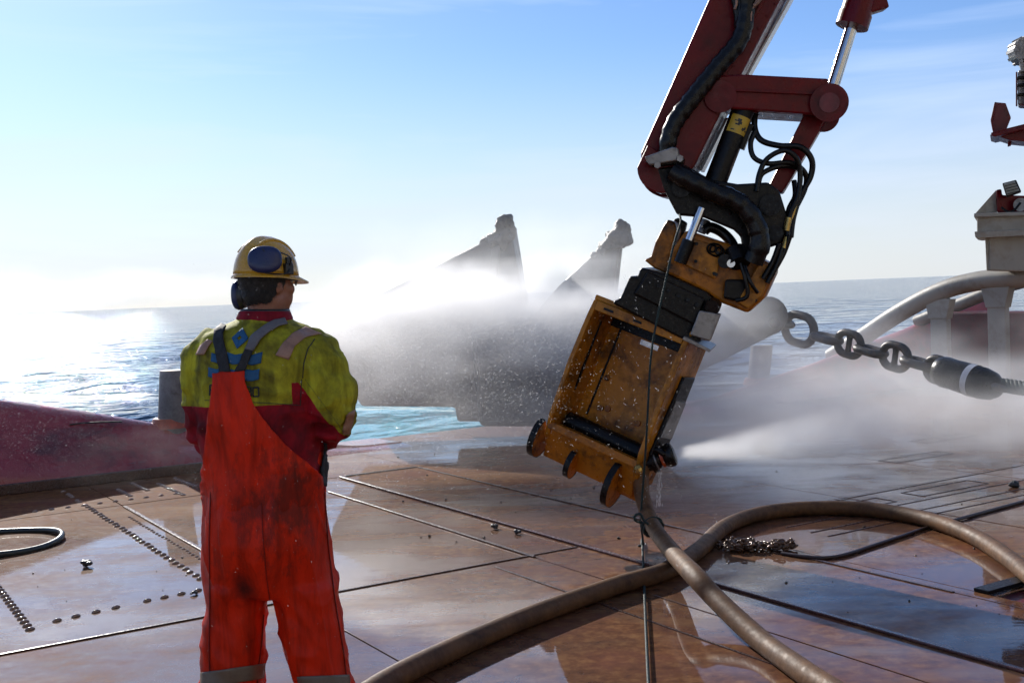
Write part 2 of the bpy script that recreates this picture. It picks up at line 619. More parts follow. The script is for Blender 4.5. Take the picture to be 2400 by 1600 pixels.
# ------------------------------------------------------------------ the deck
def deck_material():
    t = NT('wet_rusty_deck')
    c = t.coords(True)
    # streaks of standing water and drying steel
    n1 = t.noise(t.coords(True, (1, 1, 1), (0, 0, math.radians(32))), 0.55, 7, 0.62, 0.6)
    n2 = t.noise(t.coords(True, (0.5, 1.5, 1), (0, 0, math.radians(20))), 1.7, 7, 0.65, 0.4)
    n3 = t.noise(c, 14, 6, 0.65)
    brown = t.ramp(n3, [(0.30, (0.075, 0.025, 0.010)), (0.5, (0.175, 0.066, 0.025)), (0.72, (0.30, 0.145, 0.055))])
    red = t.ramp(t.noise(c, 2.3, 6, 0.6), [(0.48, 0.0), (0.68, 0.7)])
    brown = t.mix(red, brown, (0.17, 0.055, 0.036))
    pale = t.ramp(t.noise(t.coords(True, (0.35, 1.3, 1), (0, 0, math.radians(25))), 1.2, 7, 0.66, 0.7), [(0.50, 0.0), (0.68, 0.75)])
    brown = t.mix(pale, brown, (0.30, 0.17, 0.085))
    along = t.n.new('ShaderNodeVectorMath')
    along.operation = 'DOT_PRODUCT'
    t.link(t.n.new('ShaderNodeNewGeometry').outputs['Position'], along.inputs[0])
    along.inputs[1].default_value = E2
    dark_reflection = t.ramp(t.math('MULTIPLY', along.outputs['Value'], 0.1), [(0.70, 0.0), (0.98, 0.13)])   # drier, browner towards the stern, painting in the anchor's dark reflection
    wet = t.ramp(t.math('ADD', dark_reflection, t.math('ADD', t.math('MULTIPLY', n1, 0.62), t.math('MULTIPLY', n2, 0.38))), [(0.46, 1.0), (0.62, 0.0)])
    base = t.mix(wet, brown, t.mix(0.42, brown, (0.05, 0.03, 0.025)))
    t.set('Base Color', base)
    t.set('Roughness', t.ramp(n3, [(0.3, 0.62), (0.7, 0.8)]))
    t.set('IOR', 1.45)
    t.set('Specular IOR Level', 0.04)
    t.set('Coat Weight', t.mix(wet, (0.25, 0.25, 0.25), (1, 1, 1)))
    t.set('Coat Roughness', 0.03)
    t.set('Coat IOR', 1.48)
    ripple = t.noise(t.coords(True, (0.6, 1.4, 1), (0, 0, math.radians(12))), 9, 4, 0.6, 0.3)
    grain = t.noise(c, 60, 4, 0.6)
    hgt = t.math('ADD', t.math('MULTIPLY', ripple, 0.16),
                 t.math('MULTIPLY', grain, t.mix(wet, (0.45, 0.45, 0.45), (0.02, 0.02, 0.02))))
    b = t.bump(hgt, 0.30, 0.0045)
    b2 = t.n.new('ShaderNodeBump')
    b2.inputs['Strength'].default_value = 0.30
    b2.inputs['Distance'].default_value = 0.0045
    t.link(t.math('MULTIPLY', ripple, 0.18), b2.inputs['Height'])
    t.link(b2.outputs['Normal'], t.bsdf.inputs['Coat Normal'])
    return t.m


M['deck'] = deck_material()
M['seam'] = painted('dark_rust_seam', (0.075, 0.038, 0.026), (0.12, 0.055, 0.035), 20, (0.45, 0.7), (0.15, 0.4), bump=0.4)
M['bar'] = painted('rusty_flat_bar', (0.14, 0.05, 0.035), (0.06, 0.028, 0.022), 12, (0.45, 0.7), (0.14, 0.35), bump=0.3)
M['stud'] = painted('wet_weld_stud', (0.30, 0.17, 0.10), (0.14, 0.08, 0.05), 30, (0.45, 0.7), (0.08, 0.2), bump=0.1, coat=1.0)

STERN = 12.3
base = MB()
base.box(D(5.0, 4.15, -0.62), E1 * 10.4, E2 * 8.1, EZ * 0.59)
deck = build('deck', base, M['seam'], loc=(0, 0, 0))
tag(deck, kind='structure')
s_br = [-4.6, -2.2, -0.2, 2.25, 3.84, 5.06, 6.7, 8.3, 9.9, 11.5, 13.1, 15.3]
t_br = [-3.8, -0.5, 2.6, 6.0, 9.9, STERN]
HOLE = (5.16, 6.6, 2.75, 3.75)
kk = 0
for i in range(len(s_br) - 1):
    for j in range(len(t_br) - 1):
        s0, s1, t0, t1 = s_br[i], s_br[i + 1], t_br[j], t_br[j + 1]
        rects = [(s0, s1, t0, t1)]
        if s0 < HOLE[1] and s1 > HOLE[0] and t0 < HOLE[3] and t1 > HOLE[2]:
            rects = [(s0, HOLE[0], t0, t1), (HOLE[1], s1, t0, t1), (HOLE[0], HOLE[1], t0, HOLE[2]), (HOLE[0], HOLE[1], HOLE[3], t1)]
        for (a, b, c_, d_) in rects:
            g = 0.004
            hz = 0.0165 + 0.0015 * math.sin(kk * 2.4)
            mbx = MB()
            mbx.box(D((a + b) / 2, (c_ + d_) / 2, -0.0165 + (hz - 0.0165)), E1 * ((b - a) / 2 - g), E2 * ((d_ - c_) / 2 - g), EZ * 0.0165)
            build('deck_plate', mbx, M['deck'], deck, bevel=0.003)
            kk += 1
# sunken pocket in the deck: dark far wall and a red floor
pk = MB()
pk.box(D((HOLE[0] + HOLE[1]) / 2, (HOLE[2] + HOLE[3]) / 2, -0.027), E1 * 0.71, E2 * 0.40, EZ * 0.002)
build('pocket_floor', pk, M['red_dark'], deck)
pk = MB()
pk.box(D((HOLE[0] + HOLE[1]) / 2, HOLE[3] - 0.05, 0.012), E1 * 0.73, E2 * 0.045, EZ * 0.010)
build('pocket_lip', pk, M['black_steel'], deck, bevel=0.003)


def bar(name, s0, t0, s1, t1, w, hgt, mat, z=0.0):
    a, b = D(s0, t0, z), D(s1, t1, z)
    d = (b - a)
    n = V((d.y, -d.x, 0)).normalized()
    mbx = MB()
    mbx.box((a + b) / 2 + EZ * (hgt / 2 + 0.001), d / 2, n * w / 2, EZ * hgt / 2)
    return build(name, mbx, mat, deck, bevel=min(w, hgt) * 0.3)


bar('flat_bar', 4.24, -2.0, 4.24, 9.86, 0.035, 0.014, M['bar'])
bar('weld_bead', 3.84, 5.95, 3.84, 9.2, 0.024, 0.008, M['seam'])
bar('weld_bead', 5.06, 3.8, 5.06, 9.86, 0.02, 0.006, M['seam'])
bar('weld_bead', 4.30, 9.9, 5.06, 9.9, 0.03, 0.008, M['seam'])
bar('weld_bead', -1.5, 6.0, 4.2, 6.0, 0.018, 0.006, M['seam'])
bar('weld_bead', 3.52, -0.5, 3.52, 5.9, 0.014, 0.004, M['seam'])
bar('flat_bar', 2.25, 6.1, 2.25, 9.8, 0.03, 0.010, M['bar'])
# slotted guides let into the deck to starboard
for tt in (5.15, 5.30, 5.52, 5.95):
    bar('weld_bead', 5.6, tt, 12.8, tt, 0.010, 0.004, M['seam'])
for (s0, tt) in ((6.05, 5.62), (7.15, 5.62), (8.3, 6.8), (9.5, 7.4)):
    for (a, b, c_, d_) in ((s0, tt, s0 + 0.8, tt), (s0, tt + 0.2, s0 + 0.8, tt + 0.2), (s0, tt, s0, tt + 0.2), (s0 + 0.8, tt, s0 + 0.8, tt + 0.2)):
        bar('pad_edge', a, b, c_, d_, 0.010, 0.004, M['seam'])

# weld studs in rows
st_mb = MB()
st_mb.ell((0, 0, 0.002), E1 * 0.026 + E2 * 0.006, E2 * 0.011, EZ * 0.013, 10, 6)
stud_me = bpy.data.meshes.new('weld_stud')
stud_me.from_pydata([tuple(p) for p in st_mb.v], [], st_mb.f)
stud_me.shade_smooth()
stud_me.materials.append(M['stud'])
spots = []
spots += [(2.0 + random.uniform(-.006, .006), 6.75 + 0.105 * i) for i in range(42) if i not in (33, 36, 40)]
spots += [(0.95, 6.38 + 0.085 * i) for i in range(22)]
spots += [(1.10, 6.46), (1.20, 6.48), (1.31, 6.50), (1.42, 6.52), (1.60, 6.55), (1.70, 6.56), (1.80, 6.57), (1.90, 6.58)]
spots += [(1.60 + 0.13 * i, 10.12) for i in range(10)]
for (ss, ta, nn) in ((2.42, 10.3, 6), (2.62, 10.5, 7), (2.80, 10.0, 10), (3.02, 10.4, 8)):
    spots += [(ss, ta + 0.09 * i) for i in range(nn)]
for (ss, tt) in spots:
    o = bpy.data.objects.new('weld_stud', stud_me)
    COL.objects.link(o)
    o.parent = deck
    o.location = D(ss, tt, 0.0)
    o.rotation_euler.z = random.uniform(-.12, .12)
small_me = stud_me.copy()
for v_ in small_me.vertices:
    v_.co *= 0.55
for i in range(26):
    o = bpy.data.objects.new('weld_stud', small_me)
    COL.objects.link(o)
    o.parent = deck
    o.location = D(2.16 + random.uniform(-.004, .004), 7.4 + 0.075 * i, 0.0)


# ------------------------------------------------------------------ bulwarks
def bulwark_profile(hgt, wid):
    """cross-section in (t, z): sloped inner face, round top, outer face"""
    pts = []
    pts.append((11.30, -0.02))
    pts.append((11.30, 0.05 * hgt))
    pts.append((11.40, 0.35 * hgt))
    r = min(0.28, hgt * 0.4)
    cx, cz = 11.55 + r + 0.05, hgt - r
    for i in range(9):
        a = math.pi - math.pi * i / 8 * 0.95
        pts.append((cx + r * math.cos(a), cz + r * math.sin(a)))
    pts.append((12.32, 0.2 * hgt))
    pts.append((12.34, -1.9))
    return pts


def bulwark(name, label, cat, stations, mat):
    rings = []
    for (s, hgt) in stations:
        rings.append([D(s, tt, zz) for (tt, zz) in bulwark_profile(hgt, 1)])
    mbx = MB()
    n = len(rings[0])
    vs = [p for r in rings for p in r]
    fs = []
    for i in range(len(rings) - 1):
        for j in range(n - 1):
            fs.append((i * n + j, i * n + j + 1, (i + 1) * n + j + 1, (i + 1) * n + j))
    fs.append(tuple(range(n)))
    fs.append(tuple((len(rings) - 1) * n + j for j in range(n - 1, -1, -1)))
    mbx.add(vs, fs)
    c0 = D(stations[0][0], 11.8, 0)
    t = thing(name, label, cat, c0)
    build('plating', mbx, mat, t, smooth=50)
    return t


t = NT('maroon_bulwark_paint')
c = t.coords(True)
n1 = t.noise(t.coords(True, (1, 1, 2.5)), 1.6, 7, 0.65, 0.4)
colr = t.ramp(n1, [(0.34, (0.12, 0.018, 0.018)), (0.5, (0.28, 0.022, 0.026)), (0.66, (0.33, 0.038, 0.045))])
scr = t.ramp(t.noise(t.coords(True, (0.5, 0.5, 6)), 7, 5, 0.7), [(0.62, 0.0), (0.7, 0.6)])
t.set('Base Color', t.mix(scr, colr, (0.10, 0.10, 0.115)))
t.set('Roughness', t.ramp(t.noise(c, 9, 5), [(0.3, 0.18), (0.7, 0.42)]))
t.set('Coat Weight', 0.4)
t.set('Coat Roughness', 0.1)
t.bump(t.noise(c, 22, 5, 0.65), 0.3, 0.012)
M['bulwark'] = t.m


def lerp_list(pairs, n):
    xs = np.array([p[0] for p in pairs], float)
    ys = np.array([p[1] for p in pairs], float)
    g = np.linspace(xs[0], xs[-1], n)
    yy = np.interp(g, xs, ys)
    for _ in range(3):
        yy[1:-1] = (yy[:-2] + 2 * yy[1:-1] + yy[2:]) / 4
    return list(zip(g, yy))


def top_line(pts, tt):
    out = []
    for (u, v) in pts:
        p = DT(u, v, tt)
        out.append((p.dot(E1), max(p.z, 0.03)))
    return out


bl = bulwark('stern_bulwark', 'maroon rounded steel bulwark behind the worker, sloping down to the stern opening', 'bulwark',
             lerp_list(top_line([(-420, 868), (-200, 890), (0, 915), (100, 929), (200, 944), (300, 961), (380, 974), (440, 984), (560, 1000), (700, 1012), (800, 1020)], 11.85) + [(5.75, 0.03)], 60), M['bulwark'])
sk = MB()
sk.box(D(-1.0, 11.27, 0.05), E1 * 4.6, E2 * 0.02, EZ * 0.05)
build('kick_plate', sk, M['seam'], bl, bevel=0.01)
wl_ = MB()
wl_.tube([DT(u, v, 11.62) for (u, v) in ((160, 975), (190, 971), (230, 969), (280, 968))], 0.008, 6)
build('weld_line', wl_, M['black_steel'], bl, smooth=60)

t = NT('red_bulwark_paint')
c = t.coords(True)
colr = t.ramp(t.noise(c, 2.0, 6, 0.6), [(0.35, (0.22, 0.03, 0.028)), (0.6, (0.48, 0.035, 0.03))])
t.set('Base Color', colr)
t.set('Roughness', 0.35)
M['bulwark_red'] = t.m
br = bulwark('stern_bulwark', 'red bulwark rising out of the spray below the cream rail', 'bulwark',
             lerp_list([(9.2, 0.03)] + top_line([(1560, 925), (1650, 900), (1750, 868), (1850, 838), (1990, 790), (2080, 758), (2180, 715)], 11.85) + [(17.0, 1.35)], 40), M['bulwark_red'])
sw = MB()
sw.box(D(15.0, 8.2, 0.55), E1 * 0.12, E2 * 3.2, EZ * 0.56)
build('side_plating', sw, M['red_dark'], br, bevel=0.03)


def guide_post(label, u, vtop, tt, r, hz):
    b = DT(u, 960, tt)
    b.z = 0.1
    top = DT(u, vtop, tt)
    root = thing('guide_post', label, 'post', b, 'posts beside the stern opening')
    lean = V((0.085, 0, 0))
    mb_ = MB()
    mb_.tube([b, V((b.x, b.y, top.z - 0.02)) + lean, V((b.x, b.y, top.z)) + lean], [r * 0.97, r, r * 0.975], 28)
    build('shaft', mb_, M['post'], root, smooth=40)
    mb_ = MB()
    mb_.cyl(V((b.x, b.y, hz)), V((b.x, b.y, hz + 0.10)), r * 1.3, 28, r * 1.05)
    build('collar', mb_, M['orange_ring'], root, smooth=40)
    return root


guide_post('grey steel post standing on the maroon bulwark just left of the worker', 389, 850, 11.8, 0.155, 0.42)
guide_post('grey steel post by the red bulwark, half veiled in spray below the anchor', 1741, 793, 11.9, 0.155, 0.22)


# ------------------------------------------------------------------ cargo rail and rail crane to starboard
RS = 13.9
rail = thing('cargo_rail', 'cream arched pipe rail on legs at the starboard side', 'rail', D(RS, 10.5, 0))
pr = MB()
rp = [D(RS, 12.6, 0.45), D(RS, 12.0, 0.75), D(RS, 11.3, 1.12), D(RS, 10.6, 1.42), D(RS, 10.0, 1.56), D(RS, 9.3, 1.60), D(RS, 8.0, 1.60), D(RS, 5.0, 1.60)]
pr.tube(smooth_path(rp, 8), 0.135, 20)
build('top_pipe', pr, M['cream'], rail, smooth=60)
for tt, zt in ((10.55, 1.35), (9.62, 1.5), (7.6, 1.5)):
    q = MB()
    q.box(D(RS, tt, zt / 2), E1 * 0.05, E2 * 0.14, EZ * zt / 2)
    build('leg', q, M['cream'], rail, bevel=0.015)
    q = MB()
    q.prism([D(RS - 0.07, tt - 0.22, zt - 0.02), D(RS - 0.07, tt + 0.22, zt - 0.02), D(RS - 0.07, tt + 0.15, zt - 0.3), D(RS - 0.07, tt - 0.15, zt - 0.3)], E1 * 0.14)
    build('bracket', q, M['cream'], rail, bevel=0.01)
pr = MB()
pr.tube(smooth_path([D(15.1, 11.9, 0.95), D(15.1, 11.0, 1.25), D(15.1, 10.2, 1.5), D(15.1, 9.2, 1.62), D(15.1, 6, 1.65)], 8), 0.10, 16)
build('outer_pipe', pr, M['cream'], rail, smooth=60)
pr = MB()
pr.tube([D(14.5, 8.9, 1.5), D(14.5, 9.4, 0.1)], 0.03, 10)
build('stay', pr, M['cream'], rail, smooth=60)

CD = 14.9


def CP(u, v, d=CD):
    return P(u, v, d)


def plate(name, pts, d, thick, mat, parent, bevel=0.008):
    mb_ = MB()
    mb_.prism([P(u, v, d - thick / 2) for (u, v) in pts], V((0.44, 1, 0)) * thick)     # boxes stand square to the ship
    return build(name, mb_, mat, parent, bevel=bevel)


rc = thing('rail_crane', 'cream and red travelling crane riding on the cream rail', 'crane', CP(2330, 625))
plate('pedestal', [(2272, 535), (2420, 520), (2420, 625), (2272, 622)], CD, 0.8, M['cream'], rc, 0.02)
plate('pedestal_web', [(2262, 535), (2272, 533), (2280, 622), (2266, 622)], CD - 0.35, 0.06, M['cream'], rc)
plate('base_beam', [(2244, 495), (2420, 488), (2420, 530), (2244, 534)], CD, 1.0, M['cream'], rc, 0.015)
plate('base_flange', [(2237, 490), (2420, 484), (2420, 493), (2237, 499)], CD, 1.14, M['cream'], rc)
plate('base_flange', [(2238, 532), (2420, 524), (2420, 538), (2250, 547), (2240, 545)], CD, 1.12, M['cream'], rc)
plate('gusset', [(2240, 490), (2288, 436), (2290, 488)], CD - 0.2, 0.05, M['cream'], rc)
plate('tower', [(2288, 436), (2300, 434), (2302, 448), (2380, 450), (2380, 520), (2318, 514), (2308, 488), (2290, 488)], CD, 0.6, M['red_paint'], rc, 0.015)
plate('mast', [(2362, -40), (2440, -40), (2440, 500), (2356, 500)], CD + 0.1, 0.5, M['red_paint'], rc, 0.02)
fl = plate('floodlight', [(2302, 421), (2334, 413), (2346, 440), (2312, 452)], CD - 0.42, 0.20, M['black_steel'], rc, 0.01)
plate('lens', [(2305, 422), (2331, 416), (2342, 439), (2314, 449)], CD - 0.545, 0.02, M['grey_lens'], fl)
for i in range(4):
    a0, a1 = (2307 + i * 2.0, 427 + i * 6), (2334 + i * 2.2, 420 + i * 6)
    plate('louvre', [a0, a1, (a1[0], a1[1] + 1.6), (a0[0], a0[1] + 1.6)], CD - 0.56, 0.02, M['black_steel'], fl, 0)
mbx = MB()
mbx.cyl(P(2344, 470, CD - 0.34), P(2344, 470, CD - 0.42), 0.085, 20)
build('sheave', mbx, M['grey_steel'], rc, smooth=40)
mbx = MB()
mbx.tube(smooth_path([P(2300, 476, CD - .36), P(2315, 486, CD - .4), P(2330, 482, CD - .4), P(2344, 465, CD - .44)], 6), 0.014, 8)
build('cable', mbx, M['rubber'], rc, smooth=60)
plate('jib_body', [(2276, 305), (2300, 298), (2380, 278), (2380, 328), (2320, 322), (2276, 308)], CD, 0.55, M['red_paint'], rc, 0.012)
plate('jib_flange', [(2273, 310), (2380, 283), (2380, 291), (2285, 314)], CD - 0.08, 0.7, M['red_paint'], rc)
plate('jib_guard', [(2288, 235), (2310, 237), (2322, 270), (2310, 300), (2284, 306), (2278, 276)], CD + 0.1, 0.1, M['red_dark'], rc)
plate('guard_edge', [(2284, 235), (2289, 234), (2281, 276), (2286, 306), (2281, 306), (2275, 276)], CD + 0.05, 0.3, M['red_paint'], rc)
plate('jib_lug', [(2316, 320), (2324, 322), (2322, 334), (2314, 336)], CD, 0.1, M['red_paint'], rc)
plate('ladder_rail', [(2333, 165), (2337, 165), (2337, 243), (2333, 243)], CD, 0.08, M['red_dark'], rc)
plate('cylinder_body', [(2338, 160), (2390, 160), (2390, 245), (2338, 242)], CD + 0.1, 0.3, M['grey_steel'], rc, 0.03)
for vv in (175, 192, 214):
    plate('clamp_band', [(2337, vv), (2390, vv - 2), (2390, vv + 5), (2337, vv + 7)], CD + 0.1, 0.36, M['black_steel'], rc)
mbx = MB()
wc_ = P(2352, 118, CD)
mbx.cyl(wc_ - V((0, .1, 0)), wc_ + V((0, .1, 0)), 0.17, 28)
for a in range(12):
    an = a * math.pi / 6
    dv = V((math.cos(an), 0, math.sin(an)))
    mbx.box(wc_ + dv * 0.165, dv * 0.02, V((0, .11, 0)), V((-dv.z, 0, dv.x)) * 0.02)
build('swivel_drum', mbx, M['grey_steel'], rc, smooth=30)
plate('drum_bracket', [(2340, 135), (2380, 130), (2380, 165), (2345, 165)], CD, 0.2, M['grey_steel'], rc)


# ------------------------------------------------------------------ the anchor
def AD(u):                            # the anchor lies askew on the stern roller
    return 13.3 - (u - 1150) * 0.0012


def APT(u, v, off=0.0):
    return P(u, v, AD(u) + off)


anchor = thing('anchor', 'huge grey mud-caked anchor with two pointed flukes, hung over the stern in the spray', 'anchor', D(7.2, 12.0, 0))


def aplate(name, pts, off, thick, mat, parent, bevel=0.03):
    mb_ = MB()
    mb_.prism([APT(u, v, off) for (u, v) in pts], V((0.1, 1.0, 0)).normalized() * thick)
    return build(name, mb_, mat, parent, bevel=bevel)


f1 = aplate('fluke', [(728, 745), (1115, 553), (1160, 500), (1172, 515), (1198, 665), (1205, 760), (1200, 968), (1050, 968), (1044, 935), (830, 933), (745, 800)], 0.0, 0.16, M['anchor_steel'], anchor)
f2 = aplate('fluke', [(1190, 760), (1285, 655), (1395, 553), (1425, 517), (1442, 532), (1425, 560), (1412, 665), (1500, 760), (1490, 975), (1190, 975)], -0.1, 0.16, M['anchor_steel'], anchor)
aplate('fluke_rib', [(1130, 570), (1150, 560), (1110, 900), (1080, 900)], -0.05, 0.05, M['anchor_steel'], f1, 0.01)
aplate('fluke_rib', [(1408, 580), (1420, 575), (1385, 900), (1360, 900)], -0.15, 0.05, M['anchor_steel'], f2, 0.01)
aplate('fluke_side', [(1160, 520), (1174, 520), (1202, 690), (1185, 780), (1168, 780)], 0.1, 0.7, M['anchor_steel'], f1, 0.02)
aplate('fluke_side', [(1424, 545), (1432, 545), (1416, 690), (1400, 780), (1390, 780)], 0.0, 0.7, M['anchor_steel'], f2, 0.02)
# crown between the flukes, a box with sloped ends
aplate('crown', [(1080, 760), (1240, 715), (1500, 735), (1570, 800), (1540, 920), (1500, 980), (1100, 980)], -0.35, 0.5, M['anchor_steel'], anchor, 0.06)
# shank: two cheek plates tapering to a rounded eye
eye_c = P(1758, 725, 12.55)
for off in (-0.13, 0.13):
    mb_ = MB()
    pts2 = [(1420, 770, 13.2), (1560, 735, 13.0), (1700, 690, 12.7)]
    poly = [P(u, v, d + off) for (u, v, d) in pts2]
    rr_ = 0.215
    for i in range(11):
        a = math.radians(112 - 190 * i / 10)
        poly.append(eye_c + V((0, off, 0)) + V((math.cos(a), -0.12 * math.cos(a), math.sin(a))) * rr_)
    poly += [P(1690, 812, 12.72 + off), P(1590, 862, 12.9 + off), P(1500, 920, 13.05 + off)]
    mb_.prism(poly, V((0.1, 1, 0)).normalized() * 0.07)
    build('shank_plate', mb_, M['anchor_steel'], anchor, bevel=0.015)
mb_ = MB()
mb_.cyl(eye_c + V((0.05, -0.22, -0.08)), eye_c + V((0.1, 0.26, -0.08)), 0.055, 18)
build('eye_pin', mb_, M['chain'], anchor, smooth=40)
mb_ = MB()
mb_.prism([P(1500, 800, 13.0), P(1690, 745, 12.68), P(1690, 790, 12.68), P(1510, 880, 13.0)], V((0.02, 0.2, 0)))
build('shank_web', mb_, M['anchor_steel'], anchor, bevel=0.01)


def lump(name, pts, mat, parent, seed, amp=0.05, vox=0.03):
    mb_ = MB()
    for (c, r) in pts:
        mb_.ell(c, V((r, 0, 0)), V((0, r, 0)), V((0, 0, r)), 12, 8)
    me = baked(mb_, vox, 2)
    for v_ in me.vertices:
        q = v_.co * 9 + V((seed, 0, 0))
        v_.co += v_.normal * (noise.noise(q) * amp + noise.noise(q * 2.7) * amp * 0.5)
    me.shade_smooth()
    off = root_loc(parent) if parent else V((0, 0, 0))
    for v_ in me.vertices:
        v_.co -= off
    me.name = name
    return link_obj(name, me, mat, parent)


lump('mud_cap', [(APT(1163, 512, .05), .10), (APT(1160, 530, .05), .13), (APT(1145, 550, .05), .12), (APT(1128, 556, .05), .09), (APT(1112, 560, .05), .06), (APT(1158, 560, .05), .1)], M['mud'], anchor, 3.1)
lump('mud_cap', [(APT(1428, 526, -.05), .10), (APT(1430, 545, -.05), .12), (APT(1410, 552, -.05), .12), (APT(1390, 570, -.05), .09), (APT(1370, 588, -.05), .06), (APT(1350, 604, -.05), .045), (APT(1325, 625, -.05), .04)], M['mud'], anchor, 8.4)


# ------------------------------------------------------------------ chain from the anchor to the tow wire
def chain_y(u):
    xr = (u * PIX - 1200) / FOC
    return 9.25 / (0.532 + 0.847 * xr)


def KP(u, v):
    return P(u, v, chain_y(u))


chain = thing('anchor_chain', 'heavy dark stud-link chain running from the anchor eye to the swivel', 'chain', KP(1950, 790))


def link_mesh(c, dirv, side, L, W, d, stud):
    dirv = dirv.normalized()
    side = (side - dirv * side.dot(dirv)).normalized()
    hw = W / 2 - d / 2
    hl = L / 2 - W / 2
    path = []
    for i in range(11):
        a = -math.pi / 2 + math.pi * i / 10
        path.append(c + dirv * (hl + hw * math.cos(a)) + side * (hw * math.sin(a)))
    for i in range(11):
        a = math.pi / 2 + math.pi * i / 10
        path.append(c + dirv * (-hl + hw * math.cos(a)) + side * (hw * math.sin(a)))
    mb_ = MB()
    mb_.tube(path, d / 2, 12, close=True)
    if stud:
        mb_.tube([c - side * hw, c - side * hw * 0.4, c + side * hw * 0.4, c + side * hw], [d * 0.5, d * 0.36, d * 0.36, d * 0.5], 10)
    return mb_


link_px = [(1836, 756, 0.52, 0.40, 0.094, False, 0), (1899, 777, 0.40, 0.25, 0.088, False, 1), (1950, 790, 0.40, 0.31, 0.082, True, 0),
           (2000, 806, 0.40, 0.25, 0.086, False, 1), (2056, 819, 0.40, 0.31, 0.082, True, 0), (2110, 834, 0.40, 0.25, 0.088, False, 1)]
cdir = (KP(2110, 834) - KP(1836, 756)).normalized()
sideA = EZ.copy()
sideB = cdir.cross(EZ)
for (u, v, L, W, d, stud, rot) in link_px:
    mbx = link_mesh(KP(u, v), cdir, sideB if rot else sideA, L, W, d, stud)
    build('link', mbx, M['chain'], chain, smooth=70)
mbx = link_mesh(eye_c + V((0.17, -0.03, -0.09)), V((0.9, -.3, -.18)), sideB, 0.30, 0.22, 0.075, False)
build('shackle', mbx, M['chain'], chain, smooth=70)
# swivel with its wrapped body and band
swd = (KP(2300, 893) - KP(2150, 848)).normalized()
sw0, sw1 = KP(2150, 848), KP(2296, 886)
swr = thing('swivel', 'black wrapped swivel with a silver band, at the tow end of the chain', 'swivel', (sw0 + sw1) / 2)
mbx = MB()
Lw = (sw1 - sw0).length
prof = [(0.02, .10), (0.05, .135), (0.15, .15), (0.3, .145), (0.5, .15), (0.62, .148), (0.75, .15), (0.9, .13), (1.0, .085), (1.03, .05)]
path = [sw0 + swd * (Lw * a) for a, _ in prof]
mbx.tube(path, [r for _, r in prof], 22, flat=1.0)
build('wrapped_body', mbx, M['rubber'], swr, smooth=50)
mbx = MB()
mbx.tube([sw0 + swd * (Lw * 0.55), sw0 + swd * (Lw * 0.64)], 0.1545, 26, cap=False)
build('band', mbx, M['pale_strip'], swr, smooth=50)
mbx = link_mesh(sw0 + swd * 0.02, swd, EZ, 0.34, 0.29, 0.08, False)
build('bow', mbx, M['chain'], swr, smooth=70)
mbx = link_mesh(sw1 + swd * 0.02, swd, sideB, 0.26, 0.2, 0.07, False)
build('bow', mbx, M['chain'], swr, smooth=70)
wr = MB()
a0, a1 = KP(2305, 884), KP(2400, 900)
strand = []
wr.tube([a0, a1, a1 + (a1 - a0) * 4], 0.055, 16)
for q in range(6):
    pth = []
    axd = (a1 - a0).normalized()
    n1_ = axd.orthogonal().normalized()
    n2_ = axd.cross(n1_)
    for i in range(40):
        an = i * 0.5 + q * math.pi / 3
        pth.append(a0 + axd * (i * 0.02) + (n1_ * math.cos(an) + n2_ * math.sin(an)) * 0.045)
    wr.tube(pth, 0.024, 6)
tw = build('tow_wire', wr, M['rope'], loc=a0, smooth=60)
tag(tw, 'thick dark green tow wire leaving the swivel at the edge of the picture', 'wire')

# ------------------------------------------------------------------ the manipulator arm
AY = 7.5
APX = FOC / AY / PIX                   # picture units per metre at the arm


def A(u, v, dy=0.0):
    return P(u, v, AY + dy)


arm = thing('manipulator_arm', 'red hydraulic manipulator arm reaching down with a yellow gripper head', 'crane arm', A(1700, 300))


ASK = V((0.27, 1.0, 0.02))             # the arm is slewed a little, so its far edges show on the right


def arm_plate(name, pts, y0, y1, mat, parent=arm, bevel=0.012):
    mb_ = MB()
    mb_.prism([A(u, v, 0) + ASK * y0 for (u, v) in pts], ASK * (y1 - y0))
    return build(name, mb_, mat, parent, bevel=bevel)


def arc_pts(cx, cy, r, a0, a1, n=10):
    return [(cx + r * math.cos(math.radians(a0 + (a1 - a0) * i / n)), cy + r * math.sin(math.radians(a0 + (a1 - a0) * i / n))) for i in range(n + 1)]


def arm_cyl(name, a, b, r, mat, parent=arm, n=24, r2=None, smooth=40):
    mb_ = MB()
    mb_.cyl(a, b, r, n, r2)
    return build(name, mb_, mat, parent, smooth=smooth)


def arm_tube(name, pts, r, mat, parent=arm, per=8, n=12):
    mb_ = MB()
    path = smooth_path([A(*p) for p in pts], per)
    mb_.tube(path, r, n)
    return build(name, mb_, mat, parent, smooth=70)


# boom: a box girder with a rounded nose
boom_pts = [(1748, -250), (1640, 0), (1530, 250), (1482, 358)] + arc_pts(1532, 392, 55, 205, 60, 10) + [(1602, 388), (1662, 266), (1706, 184), (1802, 0), (1932, -250)]
boom = arm_plate('boom', boom_pts, -0.20, 0.20, M['red_paint'], bevel=0.02)
arm_plate('nose_plate', arc_pts(1532, 392, 56, 180, 30, 12) + [(1586, 395), (1500, 340)], -0.235, -0.203, M['red_paint'], boom, 0.008)
arm_plate('nose_rim', arc_pts(1532, 394, 60, 160, 40, 12) + arc_pts(1532, 394, 54, 40, 160, 12), -0.05, 0.25, M['red_paint'], boom, 0.004)
arm_plate('edge_sheen', [(1806, 0), (1936, -250), (1944, -250), (1812, 0), (1708, 186), (1703, 186)], 0.06, 0.24, M['pale_strip'], boom, 0.003)  # pale colour paints the sky's sheen along the boom's far edge
arm_plate('edge_sheen', [(1664, 268), (1671, 268), (1610, 390), (1603, 390)], 0.06, 0.24, M['pale_strip'], boom, 0.003)
